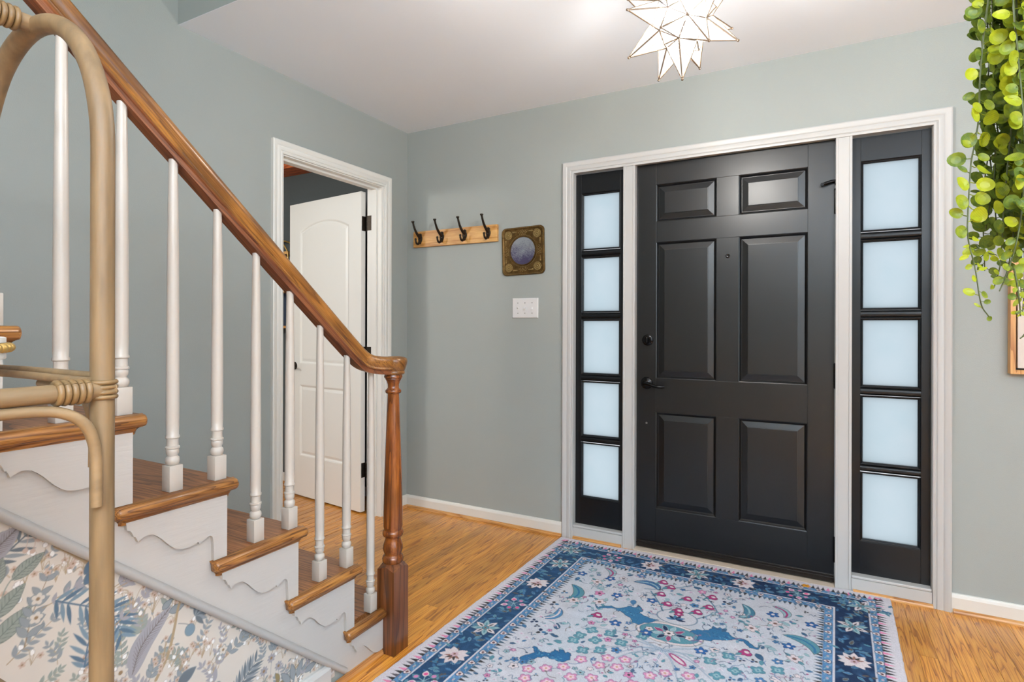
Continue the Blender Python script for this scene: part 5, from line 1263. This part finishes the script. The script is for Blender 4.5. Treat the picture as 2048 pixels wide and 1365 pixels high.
def loc(u, v, dep):  # spot in the plant's vertical spread: u sideways, v height, dep front to back
    return Vector((2.36478, -2.93701, 0)) + FWv * dep + RTv * u + Vector((0, 0, v))
rl = random.Random(17)
# (u at top, depth, points (u, z) down to the tip)
VINES = [
    (0.93, [(0.790, 1.80), (0.780, 1.668), (0.776, 1.589), (0.774, 1.53), (0.765, 1.481), (0.757, 1.447), (0.747, 1.370), (0.744, 1.323), (0.753, 1.275), (0.762, 1.217), (0.775, 1.195)]),
    (0.93, [(0.770, 1.315), (0.778, 1.305), (0.792, 1.300), (0.803, 1.298)]),
    (0.90, [(0.800, 1.80), (0.802, 1.60), (0.806, 1.45), (0.804, 1.36), (0.797, 1.30), (0.785, 1.255), (0.778, 1.235)]),
    (0.90, [(0.790, 1.270), (0.795, 1.240), (0.798, 1.215), (0.800, 1.195)]),
    (0.95, [(0.835, 1.80), (0.838, 1.62), (0.836, 1.46), (0.832, 1.36), (0.828, 1.29), (0.815, 1.245)]),
    (0.92, [(0.856, 1.80), (0.858, 1.60), (0.858, 1.42), (0.850, 1.30), (0.846, 1.22)]),
    (0.88, [(0.860, 1.32), (0.856, 1.275), (0.838, 1.250), (0.812, 1.228), (0.790, 1.208), (0.776, 1.198)]),
    (0.88, [(0.812, 1.226), (0.808, 1.200), (0.806, 1.180), (0.796, 1.165), (0.790, 1.160)]),
    (0.99, [(0.866, 1.80), (0.862, 1.66), (0.866, 1.52), (0.872, 1.41), (0.876, 1.34)]),
    (0.97, [(0.872, 1.80), (0.874, 1.63), (0.878, 1.47), (0.874, 1.35), (0.870, 1.27), (0.866, 1.20)]),
    (0.94, [(0.895, 1.80), (0.893, 1.62), (0.893, 1.45), (0.888, 1.33), (0.882, 1.24), (0.880, 1.18)]),
    (1.00, [(0.908, 1.80), (0.912, 1.62), (0.914, 1.45), (0.910, 1.33)]),
    (0.89, [(0.828, 1.80), (0.826, 1.69), (0.822, 1.60), (0.825, 1.52), (0.822, 1.44), (0.815, 1.38), (0.808, 1.34)]),
    (0.87, [(0.850, 1.80), (0.845, 1.66), (0.848, 1.55), (0.840, 1.46), (0.836, 1.40)]),
]
for i in range(16):     # fuller growth behind and to the far side
    u0 = rl.uniform(0.830, 0.960); d0 = rl.uniform(0.90, 1.06); zb = rl.uniform(1.20, 1.42) + (0.06 if u0 < 0.83 else 0)
    VINES.append((d0, [(u0, 1.80), (u0 + rl.uniform(-.008, .008), 1.68), (u0 + rl.uniform(-.012, .012), 1.55), (u0 + rl.uniform(-.016, .016), (1.55 + zb) / 2), (u0 + rl.uniform(-.02, .02), zb)]))
allleaves = 0; extra = MB()
up_cam = (FWv * -1)
for vi, (dep, pts) in enumerate(VINES):
    P = catmull(pts, 8); P3 = [loc(p[0], p[1], dep + 0.010 * math.sin(vi * 2.1 + p[1] * 9)) for p in P]
    if pts[0][1] > 1.75: P3[0] = P3[0].lerp(Vector((PC.x, PC.y, 1.885)), 0.5)
    vo = obj('vine', MB().tube(P3, [0.00145 - 0.0006 * i / len(P3) for i in range(len(P3))], 6), M['stem_green'], t, 60)
    acc = 0; nxt = 0.004; side = 1
    for a, b_ in zip(P3[:-1], P3[1:]):
        L = (b_ - a).length; acc += L
        while acc >= nxt:
            nxt += rl.uniform(0.0085, 0.0125) if (a.z > 1.33 and vi > 0) else rl.uniform(0.0095, 0.0140); side = -side
            p = a.lerp(b_, rl.random()); zz = p.z
            if zz > 1.79: continue
            dirv = RTv * side * rl.uniform(0.5, 1.0) + FWv * rl.uniform(-0.5, 0.35) + Vector((0, 0, rl.uniform(-0.8, 0.45)))
            dirv.normalize()
            nrmv = (up_cam * rl.uniform(0.8, 1.4) + Vector((rl.uniform(-0.7, 0.7), rl.uniform(-0.6, 0.6), rl.uniform(-0.35, 0.6)))); nrmv = (nrmv - dirv * nrmv.dot(dirv)).normalized()
            yv = nrmv.cross(dirv)
            low = zz < 1.33
            me = LV[rl.choice([0, 1, 2, 0, 1, 2, 3])] if not low else LV[rl.choice([3, 4, 5, 5, 4])]
            s_ = rl.uniform(0.78, 1.08) * (1.0 if not low else rl.uniform(0.7, 1.0)) * (0.62 if zz < 1.22 else 1)
            mat4 = Matrix.Translation(p + dirv * 0.008 * s_) @ Matrix((dirv, yv, nrmv)).transposed().to_4x4() @ Matrix.Scale(s_, 4)
            if allleaves < 298 and vi not in (8, 11, 12):
                o = link('leaf', me, vo); o.matrix_basis = mat4; allleaves += 1
            else:
                extra.add([mat4 @ v.co for v in me.vertices], [tuple(f.vertices) for f in me.polygons])
if extra.v:
    o = link('foliage', extra.mesh('foliage', M['leaf'], 180), t); o['kind'] = 'stuff'
